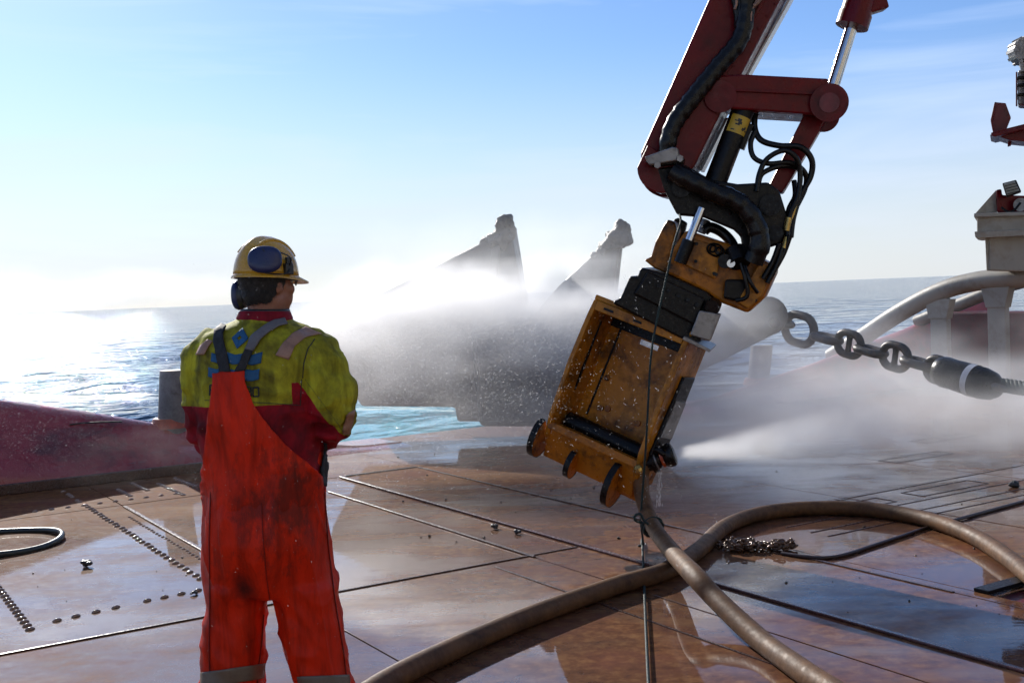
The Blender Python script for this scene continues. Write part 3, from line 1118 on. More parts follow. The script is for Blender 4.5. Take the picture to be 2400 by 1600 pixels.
arm_plate('stiffener', [(1762, 0), (1770, 0), (1672, 190), (1664, 188)], -0.215, -0.20, M['red_paint'], boom, 0.003)
for i in range(7):
    t_ = i / 6
    u, v = 1790 - 118 * t_ - 3, 8 + 170 * t_
    arm_cyl('rivet', A(u - 4, v, -0.20), A(u - 4, v, -0.212), 0.011, M['red_paint'], boom, 8)
# linkage: cross beam, its bosses and the strut
beam = arm_plate('link_beam', [(1650, 188), (1704, 184), (1902, 194), (1902, 277), (1870, 274), (1700, 262), (1664, 258), (1640, 232)], -0.24, 0.12, M['red_paint'])
arm_plate('beam_rib', [(1690, 218), (1868, 226), (1868, 231), (1690, 223)], -0.262, -0.24, M['red_paint'], beam, 0.003)
arm_plate('beam_flange', [(1700, 240), (1870, 247), (1885, 275), (1700, 264)], -0.20, 0.2, M['red_paint'], beam, 0.006)
arm_cyl('boss', A(1905, 236, -0.30), A(1905, 236, 0.16), 0.118, M['red_paint'], beam, 32)
arm_cyl('pin', A(1905, 236, -0.325), A(1905, 236, -0.29), 0.062, M['red_dark'], beam, 24)
arm_cyl('boss', A(1892, 268, -0.05), A(1892, 268, 0.24), 0.10, M['red_paint'], beam, 28)
arm_cyl('boss', A(1655, 222, -0.248), A(1655, 222, 0.14), 0.10, M['red_paint'], beam, 28)
arm_plate('strut', [(1856, 250), (1905, 266), (1868, 330), (1798, 446), (1764, 436), (1820, 322)], -0.12, 0.08, M['red_paint'])
# lift cylinder: chrome rod and red barrel
rod0, rod1 = A(1913, 200, -0.05), A(1960, 50, -0.05)
arm_cyl('piston_rod', rod0, rod1, 0.040, M['chrome'], n=24)
ax_ = (rod1 - rod0).normalized()
barrel = arm_cyl('cylinder_barrel', rod1 - ax_ * 0.02, rod1 + ax_ * 1.1, 0.100, M['red_paint'], n=28)
arm_cyl('gland_ring', rod1 - ax_ * 0.035, rod1 + ax_ * 0.05, 0.106, M['red_paint'], barrel, 28)
mb_ = MB()
mb_.box(A(2006, 14, -0.05), V((0.075, 0, 0.02)), V((0, 0.06, 0)), V((-.012, 0, 0.045)))
build('port_block', mb_, M['red_paint'], barrel, bevel=0.012)
arm_cyl('port', A(2018, 2, -0.08), A(2026, 22, -0.08), 0.03, M['red_dark'], barrel, 14)
# black tilt cylinder with the yellow warning sticker
c0, c1 = A(1712, 240, -0.15), A(1638, 432, -0.15)
tilt = arm_cyl('tilt_cylinder', c0, c1, 0.072, M['black_steel'], n=28)
arm_cyl('tilt_rod', A(1722, 262, -0.02), A(1648, 440, -0.02), 0.03, M['grey_steel'], tilt, 16)
arm_plate('tilt_valve', [(1722, 290), (1734, 294), (1712, 350), (1702, 346)], -0.18, -0.1, M['black_steel'], tilt, 0.004)
axc = (c1 - c0).normalized()
sd = axc.cross(V((0, -1, 0))).normalized()


def on_cyl(along, ang, r=0.0735):
    return c0 + axc * along + (sd * math.sin(ang) + V((0, -1, 0)) * math.cos(ang)) * r


def cyl_patch(a0, a1, g0, g1, r):
    mb_ = MB()
    n1_, n2_ = 4, 14
    vs = [on_cyl(a0 + (a1 - a0) * i / n1_, g0 + (g1 - g0) * j / n2_, r) for i in range(n1_ + 1) for j in range(n2_ + 1)]
    fs = [(i * (n2_ + 1) + j, i * (n2_ + 1) + j + 1, (i + 1) * (n2_ + 1) + j + 1, (i + 1) * (n2_ + 1) + j) for i in range(n1_) for j in range(n2_)]
    mb_.add(vs, fs)
    return mb_


stk = build('warning_sticker', cyl_patch(0.09, 0.205, -0.95, 0.95, 0.0738), M['label_yellow'], tilt, smooth=70)
for (a0_, a1_, g0_, g1_) in ((0.112, 0.128, -0.1, 0.25), (0.128, 0.145, -0.2, 0.15), (0.125, 0.132, 0.15, 0.5), (0.145, 0.155, -0.05, 0.35), (0.15, 0.168, -0.75, -0.55), (0.16, 0.178, -0.6, -0.35), (0.168, 0.178, -0.9, -0.7), (0.185, 0.192, 0.25, 0.6)):
    build('sticker_mark', cyl_patch(a0_, a1_, g0_, g1_, 0.0744), M['label_black'], tilt, smooth=70)


# sleeved hose bundle down the boom, segment by segment
def sleeve(name, pts, r, mat, parent=arm, seg=0.075):
    path = smooth_path([A(*p) for p in pts], 14)
    # even spacing
    out = [path[0]]
    acc = 0
    for a, b in zip(path[:-1], path[1:]):
        acc += (b - a).length
        if acc > 0.0125:
            out.append(b)
            acc = 0
    rs = []
    dist = 0
    for i, p in enumerate(out):
        if i:
            dist += (p - out[i - 1]).length
        ph = (dist % seg) / seg
        rs.append(r * (0.90 + 0.13 * ph))
    mb_ = MB()
    mb_.tube(out, rs, 16)
    return build(name, mb_, mat, parent, smooth=50)


sleeve('hose_bundle', [(1722, -160, -.27), (1716, -30, -.27), (1712, 40, -.27), (1697, 95, -.27), (1650, 152, -.28), (1597, 218, -.29), (1551, 280, -.29), (1534, 330, -.28), (1534, 362, -.26)], 0.058, M['rubber'])
sleeve('hose_bundle', [(1690, -160, -.24), (1692, -40, -.24), (1700, 30, -.25), (1704, 80, -.25)], 0.045, M['rubber'])
arm_tube('frayed_end', [(1742, -20, -.3), (1736, 5, -.3), (1726, 25, -.31), (1724, 50, -.31)], 0.008, M['reflective'])
arm_tube('frayed_end', [(1757, -20, -.3), (1744, 2, -.31), (1731, 14, -.31)], 0.012, M['reflective'])
arm_tube('frayed_end', [(1690, -12, -.3), (1692, 8, -.3), (1687, 22, -.3)], 0.008, M['reflective'])
arm_plate('hose_clamp', [(1500, 372), (1560, 350), (1572, 352), (1575, 370), (1570, 380), (1510, 390)], -0.37, -0.31, M['grey_steel'], bevel=0.008)
for (u, v) in ((1510, 379), (1562, 364)):
    arm_cyl('clamp_bolt', A(u, v, -0.37), A(u, v, -0.392), 0.022, M['grey_steel'], n=6)
arm_plate('clamp_base', [(1498, 380), (1512, 392), (1580, 384), (1582, 372), (1510, 376)], -0.31, -0.2, M['black_steel'], bevel=0.006)
# black knuckle that carries the rotator
knuckle = arm_plate('knuckle', [(1520, 392), (1580, 384), (1600, 395), (1640, 418), (1700, 428), (1768, 424), (1792, 442), (1816, 520), (1800, 560), (1760, 572), (1735, 588), (1712, 582), (1706, 545), (1690, 530), (1622, 502), (1565, 497), (1535, 440)], -0.24, -0.12, M['black_steel'], bevel=0.015)
arm_plate('knuckle_cheek', [(1530, 400), (1600, 398), (1700, 430), (1768, 428), (1790, 445), (1808, 520), (1770, 560), (1735, 560), (1715, 530), (1640, 500), (1570, 494)], 0.06, 0.18, M['black_steel'], knuckle, 0.012)
arm_plate('knuckle_web', [(1640, 420), (1700, 430), (1768, 428), (1790, 460), (1780, 520), (1720, 515), (1650, 480)], -0.12, 0.06, M['black_steel'], knuckle, 0.01)
for (u, v, r) in ((1565, 432, 0.06), (1640, 450, 0.05), (1770, 470, 0.07), (1780, 535, 0.05)):
    arm_cyl('knuckle_pin', A(u, v, -0.275), A(u, v, -0.23), r, M['black_steel'], knuckle, 20)
# second bundle across the knuckle and down into the rotator
sleeve('hose_bundle', [(1545, 392, -.30), (1585, 415, -.33), (1640, 442, -.34), (1690, 462, -.35), (1722, 490, -.36), (1742, 530, -.36), (1745, 565, -.36), (1730, 600, -.33)], 0.066, M['rubber'], seg=0.1)
HZ = 6 / APX
for i, pts in enumerate([
        [(1738, 240, -.1), (1733, 290, -.12), (1748, 322, -.15), (1790, 335, -.18), (1838, 338, -.2), (1864, 366, -.2), (1862, 405, -.18), (1838, 450, -.18), (1822, 500, -.2), (1816, 545, -.22)],
        [(1735, 300, -.14), (1724, 330, -.16), (1732, 362, -.18), (1765, 376, -.2), (1815, 374, -.2), (1848, 396, -.18), (1850, 430, -.16), (1832, 470, -.18)],
        [(1738, 440, -.25), (1744, 400, -.24), (1762, 365, -.24), (1800, 346, -.24), (1828, 362, -.24), (1838, 400, -.22), (1832, 450, -.22), (1812, 500, -.24), (1808, 560, -.26)],
        [(1742, 420, -.23), (1752, 398, -.22), (1790, 382, -.2), (1830, 385, -.16), (1852, 405, -.14), (1846, 440, -.14), (1818, 480, -.16), (1800, 540, -.2)],
        [(1824, 415, -.05), (1826, 450, -.08), (1812, 480, -.12), (1806, 520, -.15)]]):
    arm_tube('thin_hose', pts, HZ * (1.0 if i else 1.15), M['rubber'], n=10)
for (u0, v0, u1, v1, dy) in ((1812, 500, 1806, 530, -.26), (1824, 470, 1816, 505, -.2), (1808, 545, 1800, 570, -.27)):
    arm_cyl('hose_fitting', A(u0, v0, dy), A(u1, v1, dy), 0.022, M['brass'], n=10)
for k, (u0, v0, u1, v1) in enumerate(((1808, 545, 1768, 640), (1800, 560, 1762, 650), (1790, 560, 1752, 640), (1815, 540, 1776, 625))):
    arm_tube('return_hose', [(u0, v0, -.26 - .01 * k), ((u0 + u1) / 2 + 4, (v0 + v1) / 2, -.27), (u1, v1, -.27)], 0.017, M['rubber'], n=10)

# rotator head
rot = arm_plate('rotator', [(1583, 530), (1675, 560), (1712, 580), (1750, 592), (1786, 612), (1784, 628), (1759, 682), (1722, 716), (1665, 694), (1628, 668), (1538, 626), (1548, 580)], -0.20, 0.22, M['yellow_dirty'], bevel=0.02)
arm_plate('rotator_lug', [(1486, 597), (1502, 590), (1512, 556), (1530, 520), (1540, 505), (1556, 512), (1560, 530), (1548, 580), (1540, 628), (1510, 616)], -0.14, 0.14, M['yellow_dirty'], rot, 0.012)
arm_plate('rotator_fin', [(1524, 560), (1542, 502), (1552, 498), (1572, 510), (1560, 560)], 0.14, 0.2, M['black_steel'], rot, 0.008)
arm_plate('rotator_cover', [(1590, 545), (1668, 572), (1650, 640), (1575, 606)], -0.225, -0.20, M['yellow_paint'], rot, 0.008)
arm_plate('rotator_side', [(1750, 600), (1780, 614), (1754, 678), (1724, 705), (1700, 690)], -0.25, -0.20, M['yellow_paint'], rot, 0.008)
arm_plate('rotator_guard', [(1672, 640), (1730, 640), (1748, 660), (1700, 690), (1668, 682)], -0.245, -0.20, M['black_steel'], rot, 0.015)
# oval badge cast into the cover
for (rx, ry, y_) in ((0.055, 0.038, -0.232), (0.018, 0.022, -0.24)):
    for dx in ((0,) if rx > 0.03 else (-0.02, 0.02)):
        mb_ = MB()
        cc = A(1629, 577) + V((dx * 0.9, 0, -dx * 0.4))
        ux, uz = V((0.92, 0, -0.38)), V((0.38, 0, 0.92))
        pth = [V((cc.x, AY + y_, cc.z)) + ux * rx * math.cos(2 * math.pi * i / 20) + uz * ry * math.sin(2 * math.pi * i / 20) for i in range(20)]
        mb_.tube(pth, 0.007, 6, close=True)
        build('badge_ring', mb_, M['black_steel'], rot, smooth=60)
r0, r1 = A(1612, 478, -0.27), A(1583, 552, -0.27)
arm_cyl('lock_rod', r0, r1, 0.028, M['chrome'], rot, 18)
arm_cyl('lock_barrel', r1, A(1562, 604, -0.26), 0.042, M['black_steel'], rot, 18)
arm_cyl('lock_rod', A(1622, 505, 0.02), A(1610, 535, 0.02), 0.03, M['grey_steel'], rot, 14)
arm_tube('rotator_hose', [(1618, 530, -.05), (1632, 522, -.05), (1660, 535, -.05), (1682, 560, -.08), (1690, 590, -.15)], 0.034, M['rubber'], rot)
arm_tube('rotator_hose', [(1700, 600, -.27), (1712, 640, -.29), (1716, 680, -.28), (1690, 690, -.26)], 0.014, M['rubber'], rot)
arm_tube('rotator_hose', [(1710, 610, -.27), (1725, 650, -.3), (1740, 672, -.27)], 0.012, M['rubber'], rot)
arm_cyl('hose_elbow', A(1690, 575, -.22), A(1700, 605, -.28), 0.07, M['black_steel'], rot, 20)
arm_cyl('steel_cap', A(1681, 604, -.25), A(1679, 605, -.30), 0.026, M['chrome'], rot, 12)
arm_cyl('motor', A(1665, 600, -.15), A(1665, 600, -.27), 0.045, M['black_steel'], rot, 18)
for (u, v) in ((1600, 560), (1598, 600), (1648, 580), (1645, 630), (1770, 640), (1735, 690), (1640, 628), (1560, 600)):
    arm_cyl('bolt', A(u, v, -0.22), A(u, v, -0.25), 0.012, M['black_steel'], rot, 6)
# black coupling under the rotator
cpl = arm_plate('coupling', [(1483, 613), (1476, 634), (1459, 632), (1437, 682), (1424, 688), (1420, 694), (1580, 776), (1612, 788), (1632, 735), (1656, 694), (1630, 668), (1540, 628)], -0.22, 0.22, M['black_steel'], bevel=0.02)
arm_plate('coupling_step', [(1500, 622), (1630, 684), (1606, 742), (1470, 672)], -0.26, -0.22, M['black_steel'], cpl, 0.012)
arm_plate('coupling_cheek', [(1617, 708), (1664, 716), (1641, 776), (1596, 762)], -0.30, -0.24, M['grey_steel'], cpl, 0.008)
arm_plate('coupling_flange', [(1584, 764), (1643, 794), (1640, 800), (1580, 772)], -0.32, 0.1, M['grey_steel'], cpl, 0.004)
arm_cyl('coupling_nut', A(1640, 700, -.22), A(1636, 706, -.30), 0.05, M['black_steel'], cpl, 8)
for i in range(6):
    u, v = 1492 + i * 22, 645 + i * 11
    arm_cyl('bolt', A(u, v, -0.255), A(u, v, -0.285), 0.016, M['black_steel'], cpl, 6)

# gripper bucket: an open box turned a little towards us
BO = A(1372, 697, 0.10)
BW = V((0.80, -0.47, -0.36)).normalized()
BL = V((-0.38, 0.0, -0.925))
BL = (BL - BW * BL.dot(BW)).normalized()
BN = BW.cross(BL).normalized()
if BN.y < 0:
    BN = -BN
W_, L_, N_ = 0.655, 0.86, 0.36


def B(w, l, n):
    return BO + BW * w + BL * l + BN * n


grip = thing_part = None
mb_ = MB()
# back panel with its slotted opening (four pieces round the slot)
TH = BN * 0.03
s0, s1, q0, q1 = 0.235, 0.385, 0.115, 0.150


def bquad(mb, w0, w1, l0, l1, n):
    mb.prism([B(w0, l0, n), B(w1, l0, n), B(w1, l1, n), B(w0, l1, n)], TH)


bquad(mb_, 0.0, W_, -0.02, q0, N_)
bquad(mb_, 0.0, s0, q0, q1, N_)
bquad(mb_, s1, W_, q0, q1, N_)
bquad(mb_, 0.0, W_, q1, L_ + 0.05, N_)
grip = build('gripper', mb_, M['yellow_paint'], arm)


def side_wall(name, w, th, mat, depth0=0.0):
    mb = MB()
    pts = [(-0.02, depth0), (0.10, depth0 - 0.02), (0.42, depth0 - 0.035), (0.80, depth0), (0.95, depth0 + 0.06), (1.03, depth0 + 0.16), (1.0, N_ + 0.03), (-0.02, N_ + 0.03)]
    mb.prism([B(w, l, n) for (l, n) in pts], BW * th)
    return build(name, mb, mat, grip, bevel=0.008)


side_wall('side_wall', 0.0, -0.035, M['yellow_paint'])
rw = side_wall('side_wall', W_, 0.04, M['yellow_paint'])
mb_ = MB()
mb_.prism([B(-0.035, -0.055, 0), B(W_ + 0.04, -0.055, 0), B(W_ + 0.04, -0.02, 0.0), B(-0.035, -0.02, 0.0)], BN * (N_ + 0.03))
build('top_wall', mb_, M['yellow_paint'], grip, bevel=0.008)
mb_ = MB()
mb_.prism([B(0.0, -0.02, -0.012), B(W_, -0.02, -0.012), B(W_, 0.045, -0.012), B(0.0, 0.045, -0.012)], BN * 0.03)
build('top_lip', mb_, M['yellow_paint'], grip, bevel=0.006)
mb_ = MB()
mb_.box(B(0.10, 0.015, -0.014), BW * 0.036, BL * 0.008, BN * 0.004)
mb_.box(B(0.32, 0.015, -0.014), BW * 0.03, BL * 0.007, BN * 0.004)
build('lip_slot', mb_, M['black_steel'], grip)
# inner liners along both walls and under the slot
for (w0, w1) in ((0.07, 0.085),):
    mb_ = MB()
    mb_.prism([B(w0, 0.06, N_ - 0.004), B(w1, 0.06, N_ - 0.004), B(w1, 0.74, N_ - 0.004), B(w0, 0.74, N_ - 0.004)], BN * 0.01)
    build('liner_gap', mb_, M['black_steel'], grip)
mb_ = MB()
mb_.prism([B(0.0, 0.0, N_ - 0.02), B(W_, 0.0, N_ - 0.02), B(W_, 0.105, N_ - 0.02), B(0.0, 0.105, N_ - 0.02)], BN * 0.018)
build('slot_surround', mb_, M['black_steel'], grip, bevel=0.005)
mb_ = MB()
mb_.prism([B(0.0, 0.1, 0.16), B(0.0, 0.46, 0.15), B(0.0, 0.60, 0.17), B(0.0, 0.46, 0.175)], BW * 0.012)
build('wall_groove', mb_, M['black_steel'], grip)
# wear pad on the outside of the right wall
mb_ = MB()
mb_.prism([B(W_ + 0.04, 0.24, 0.12), B(W_ + 0.04, 0.22, 0.33), B(W_ + 0.04, 0.80, 0.345), B(W_ + 0.04, 0.79, 0.08), B(W_ + 0.04, 0.58, 0.09)], BW * 0.022)
build('wear_pad', mb_, M['black_steel'], grip, bevel=0.006)
mb_ = MB()
mb_.prism([B(W_ + 0.062, 0.40, 0.13), B(W_ + 0.062, 0.40, 0.33), B(W_ + 0.062, 0.66, 0.335), B(W_ + 0.062, 0.66, 0.11)], BW * 0.006)
build('pad_plate', mb_, M['grey_steel'], grip, bevel=0.003)
# bolts on the panel
for (w, l) in ((0.16, 0.66), (0.21, 0.645), (0.42, 0.67), (0.45, 0.655), (0.12, 0.45), (0.56, 0.2), (0.56, 0.6)):
    mb_ = MB()
    mb_.cyl(B(w, l, N_), B(w, l, N_ - 0.018), 0.021, 12)
    build('bolt', mb_, M['yellow_dirty'], grip, smooth=40)
# black roller along the lower edge
mb_ = MB()
mb_.cyl(B(0.03, 0.815, 0.20), B(W_ - 0.03, 0.815, 0.20), 0.062, 24)
build('roller', mb_, M['black_steel'], grip, smooth=40)
mb_ = MB()
mb_.prism([B(-0.02, 0.85, 0.03), B(W_ + 0.02, 0.85, 0.03), B(W_ + 0.02, 0.90, 0.02), B(-0.02, 0.90, 0.02)], BN * 0.12)
build('lower_bar', mb_, M['yellow_dirty'], grip, bevel=0.008)
mb_ = MB()
mb_.prism([B(-0.02, 0.89, 0.05), B(W_ + 0.02, 0.89, 0.05), B(W_ + 0.02, 1.10, 0.14), B(-0.02, 1.10, 0.14)], BN * 0.03)
build('lower_plate', mb_, M['yellow_dirty'], grip, bevel=0.008)


def lug(w, th, l0, n0, r, mat, ln=1.15):
    mb = MB()
    pts = []
    for i in range(15):
        a = math.radians(150 - 230 * i / 14)
        pts.append(B(w, l0 + r * ln * math.cos(a), n0 - r * math.sin(a)))
    mb.prism(pts, BW * th)
    o = build('lug', mb, mat, grip, bevel=0.006)
    mb2 = MB()
    pth = [B(w + th / 2, l0 + (r + .002) * ln * math.cos(math.radians(150 - 230 * i / 14)), n0 - (r + .002) * math.sin(math.radians(150 - 230 * i / 14))) for i in range(15)]
    vs, fs = [], []
    for i, p in enumerate(pth):
        vs += [p - BW * (th * 0.52), p + BW * (th * 0.52)]
        if i:
            fs.append((2 * i - 2, 2 * i - 1, 2 * i + 1, 2 * i))
    mb2.add(vs, fs)
    build('lug_rim', mb2, M['black_steel'], grip, smooth=60)
    return o


lug(-0.10, 0.045, 0.985, 0.11, 0.125, M['yellow_dirty'])
lug(0.20, 0.04, 1.06, 0.10, 0.085, M['yellow_dirty'])
lug(0.52, 0.045, 1.06, 0.12, 0.14, M['yellow_dirty'])
mb_ = MB()
mb_.prism([B(0.56, 0.98, 0.1), B(0.72, 0.98, 0.1), B(0.72, 1.12, 0.2), B(0.56, 1.12, 0.2)], BN * 0.04)
build('corner_gusset', mb_, M['yellow_dirty'], grip, bevel=0.008)


# ------------------------------------------------------------------ hose with its nozzle
HR = 0.051
hose = thing('wash_hose', 'thick brown wash-down hose lashed to the gripper and snaking over the wet deck', 'hose', G(1590, 1310, 0))
pts = [A(1500, 1056, -0.06), A(1478, 1072, -0.07), A(1472, 1105, -0.10), P(1478, 1150, 7.30), P(1500, 1208, 7.05), P(1545, 1268, 6.5), G(1592, 1318, 0.2), G(1650, 1380, .13), G(1745, 1468, HR), G(1850, 1545, HR),
       G(1960, 1625, HR), G(2020, 1750, HR), G(1900, 1900, HR), G(1500, 1960, HR), G(1150, 1900, HR), G(880, 1760, HR), G(790, 1650, HR), G(860, 1582, HR), G(1000, 1508, HR), G(1200, 1421, HR), G(1400, 1349, HR), G(1530, 1310, HR), G(1605, 1262, HR),
       G(1660, 1212, HR), G(1720, 1186, HR), G(1800, 1171, HR), G(1900, 1166, HR), G(2010, 1171, HR), G(2120, 1190, HR), G(2220, 1224, HR), G(2300, 1270, HR), G(2375, 1330, HR), G(2480, 1430, HR), G(2560, 1560, HR), G(2420, 1620, HR), G(2350, 1600, HR)]
mb_ = MB()
hp_ = smooth_path(pts, 12)
mb_.tube(hp_, [HR * (1 + 0.035 * noise.noise(p * 3.1) + 0.012 * noise.noise(p * 17)) for p in hp_], 20)
build('hose_line', mb_, M['hose'], hose, smooth=80)
nz0, nz1 = A(1484, 1064, -0.06), A(1546, 1042, -0.10)
ndv = (nz1 - nz0).normalized()
nl = (nz1 - nz0).length
mb_ = MB()
prof = [(0.0, .058), (0.18, .058), (0.2, .082), (0.34, .084), (0.36, .064), (0.46, .06), (0.5, .056)]
mb_.tube([nz0 + ndv * nl * a for a, _ in prof], [r for _, r in prof], 22)
nzo = build('coupling', mb_, M['black_steel'], hose, smooth=35)
mb_ = MB()
mb_.tube([nz0 + ndv * nl * .36, nz0 + ndv * nl * .41], 0.07, 22)
build('clamp_ring', mb_, M['grey_steel'], hose, smooth=35)
mb_ = MB()
mb_.tube([nz0 + ndv * nl * .56, nz0 + ndv * nl * .66], 0.064, 22)
build('orange_ring', mb_, M['orange_ring'], hose, smooth=35)
mb_ = MB()
prof = [(0.5, .05), (0.64, .056), (0.68, .066), (0.80, .078), (0.94, .080), (1.02, .072), (1.05, .055), (1.0, .03)]
mb_.tube([nz0 + ndv * nl * a for a, _ in prof], [r for _, r in prof], 22)
build('nozzle', mb_, M['rubber'], hose, smooth=50)
mb_ = MB()
mb_.tube(smooth_path([A(1492, 1038, -.12), A(1506, 1032, -.14), A(1520, 1040, -.15), A(1528, 1044, -.15)], 5), 0.018, 8)
build('lashing', mb_, M['black_steel'], hose, smooth=60)
mb_ = MB()
mb_.prism([A(1500, 1028, -.1), A(1516, 1024, -.1), A(1511, 1038, -.1), A(1503, 1040, -.1)], V((0, 0.01, 0)))
build('tape_end', mb_, M['pale_strip'], hose)
mb_ = MB()
mb_.ell(A(1466, 1078, -.2), V((.03, 0, 0.01)), V((0, .03, 0)), V((-.01, 0, .035)), 8, 5)
build('brass_nut', mb_, M['brass'], hose)


# ------------------------------------------------------------------ green rope
def twisted(path, r, pitch, strands=3, n=6):
    mb = MB()
    dense = []
    for a, b in zip(path[:-1], path[1:]):
        k = max(1, int((b - a).length / 0.012))
        for i in range(k):
            dense.append(a.lerp(b, i / k))
    dense.append(path[-1])
    for q in range(strands):
        pth = []
        dist = 0
        for i, p in enumerate(dense):
            tn = (dense[min(i + 1, len(dense) - 1)] - dense[max(i - 1, 0)]).normalized()
            if i:
                dist += (p - dense[i - 1]).length
            n1_ = (V((0, 1, 0)) - tn * tn.y).normalized()
            n2_ = tn.cross(n1_)
            an = dist / pitch * 2 * math.pi + q * 2 * math.pi / strands
            pth.append(p + (n1_ * math.cos(an) + n2_ * math.sin(an)) * r * 0.52)
        mb.tube(pth, r * 0.56, n)
    return mb


rope_pts = [A(1561, 492, -.30), A(1563, 512, -.38), A(1548, 560, -.46), A(1530, 640, -.5), A(1510, 730, -.52), A(1496, 810, -.52), A(1490, 900, -.50), A(1485, 1000, -.46), A(1478, 1100, -.36), A(1472, 1190, -.30), A(1476, 1235, -.30), A(1478, 1290, -.30), A(1474, 1350, -.3), A(1472, 1400, -.3), A(1478, 1460, -.3), A(1482, 1500, -.3), A(1486, 1545, -.3)]
rope_pts = [V((p.x, p.y, max(p.z, 0.02))) for p in rope_pts]
rope_pts += [G(1490, 1575, 0.02), G(1500, 1620, 0.02), G(1530, 1680, 0.02)]
rope = thing('hanging_rope', 'thin dark green rope hanging from the arm past the gripper, knotted round the hose', 'rope', rope_pts[-3])
build('rope_line', twisted(smooth_path(rope_pts, 6), 0.0078, 0.055), M['rope'], rope, smooth=70)
hc = P(1497, 1205, 7.1)
hd = (P(1520, 1240, 7.0) - P(1480, 1160, 7.25)).normalized()
n1_ = hd.orthogonal().normalized()
n2_ = hd.cross(n1_)
for k in range(2):
    cc = hc + hd * (0.03 * k)
    pth = [cc + (n1_ * math.cos(a) + n2_ * math.sin(a)) * (HR + 0.012) for a in [2 * math.pi * i / 24 for i in range(25)]]
    build('lashing_turn', twisted(pth, 0.010, 0.06), M['rope'], rope, smooth=70)
pth = smooth_path([P(1475, 1200, 7.02), P(1460, 1195, 7.0), P(1458, 1185, 7.0), P(1470, 1180, 7.0), P(1480, 1196, 7.0), P(1500, 1212, 7.0)], 6)
build('knot_loop', twisted(pth, 0.009, 0.06), M['rope'], rope, smooth=70)

# ------------------------------------------------------------------ small things on deck
cl_pts = []
for i in range(48):
    a = 2 * math.pi * i / 48
    c_ = G(-18, 1246, 0.02)
    cl_pts.append(c_ + V((0.47 * math.cos(a), 0.46 * math.sin(a), 0.008 * math.sin(3 * a))))
mb_ = MB()
mb_.tube(cl_pts, 0.022, 12, close=True)
o = build('cable_loop', mb_, M['cable'], loc=G(-18, 1246, 0), smooth=70)
tag(o, 'loop of dark ribbed cable lying on the wet deck at the picture edge', 'cable')


def clod(label, u, v, r, seed, squash=0.6):
    c_ = G(u, v, 0)
    mb = MB()
    lr = random.Random(seed)
    for i in range(7):
        q = V((lr.uniform(-.6, .6), lr.uniform(-.5, .5), lr.uniform(0.0, .55))) * r
        rr_ = r * lr.uniform(.35, .62)
        mb.ell(c_ + q + EZ * rr_ * 0.55, V((rr_, 0, 0)), V((0, rr_, 0)), V((0, 0, rr_ * squash)), 10, 6)
    me = baked(mb, r * 0.11, 1)
    for v_ in me.vertices:
        q = v_.co * (3.0 / r)
        v_.co += v_.normal * (noise.noise(q) * 0.12 + noise.noise(q * 2.3) * 0.10) * r
        v_.co -= c_
    me.shade_smooth()
    me.name = 'mud_clod'
    o = link_obj('mud_clod', me, M['clod'], None, c_)
    tag(o, label, 'mud clod', 'mud clods on the deck')


clod('largest black mud clod, lying between the cable loop and the worker', 203, 1300, 0.045, 1)
clod('small black mud clod beside the weld studs at the worker\'s knee', 446, 1365, 0.022, 2)
clod('flat dark mud clod lying beside the long flat bar', 1136, 1213, 0.036, 3, 0.45)
clod('pointed dark mud clod just over the flat bar, below the gripper', 1190, 1225, 0.026, 4, 0.8)
clod('dark mud clod on the deck at the picture edge, beyond the slotted guides', 2330, 1118, 0.045, 5)

mb_ = MB()
areas = [(900, 1500, 1090, 1250, 46), (60, 440, 1180, 1400, 12), (1650, 2340, 1060, 1420, 26), (820, 1500, 1000, 1100, 40), (1240, 1420, 1105, 1180, 26)]
for (u0, u1, v0, v1, n_) in areas:
    for i in range(n_):
        c_ = G(random.uniform(u0, u1), random.uniform(v0, v1), 0.002)
        r = 0.003 + 0.010 * random.random() ** 4
        mb_.ell(c_ + EZ * r * 0.3, V((r, 0, 0)), V((0, r * random.uniform(.6, 1), 0)), EZ * r * 0.8, 6, 4)
        for q in range(len(mb_.v) - 20, len(mb_.v)):
            mb_.v[q] = mb_.v[q] + V((random.gauss(0, .22), random.gauss(0, .22), random.gauss(0, .15))) * r
o = build('mud_crumbs', mb_, M['clod'], smooth=60, fix=False)
tag(o, 'dark crumbs of mud scattered over the deck', 'mud', kind='stuff')

# heap of small chain with the wire that leads off it
heap_c = G(1745, 1262, 0)
hp = MB()
hr_ = random.Random(5)
cur = V((-0.25, 0, 0.02))
dirn = V((1, 0.2, 0))
for i in range(150):
    a = i / 150
    th = i * 0.37
    lay = 0.020 + 0.055 * (i / 150) * (0.55 + 0.45 * math.sin(i * 0.9))
    cx = -0.10 + 0.03 * math.sin(i * .13) if i % 3 else 0.13
    rx, ry = (0.14, 0.085) if i % 3 else (0.10, 0.065)
    rad = 0.35 + 0.65 * hr_.random()
    c_ = heap_c + V((cx + rx * rad * math.cos(th), ry * rad * math.sin(th) + 0.02 * hr_.random() - (0.05 if cx > 0 else 0), lay * (1.15 - 0.75 * rad) + 0.014))
    d_ = V((-math.sin(th) + hr_.gauss(0, .4), math.cos(th) + hr_.gauss(0, .4), hr_.gauss(0, .3))).normalized()
    s_ = V((hr_.gauss(0, 1), hr_.gauss(0, 1), hr_.gauss(0, 1)))
    lm = link_mesh(c_, d_, s_, 0.052, 0.036, 0.0115, False)
    # thin the link: keep every other ring
    hp.add(lm.v, lm.f)
o = build('chain_heap', hp, M['rust_chain'], loc=heap_c, smooth=70, fix=False)
tag(o, 'small heap of wet rusty chain lying inside the bend of the hose', 'chain')
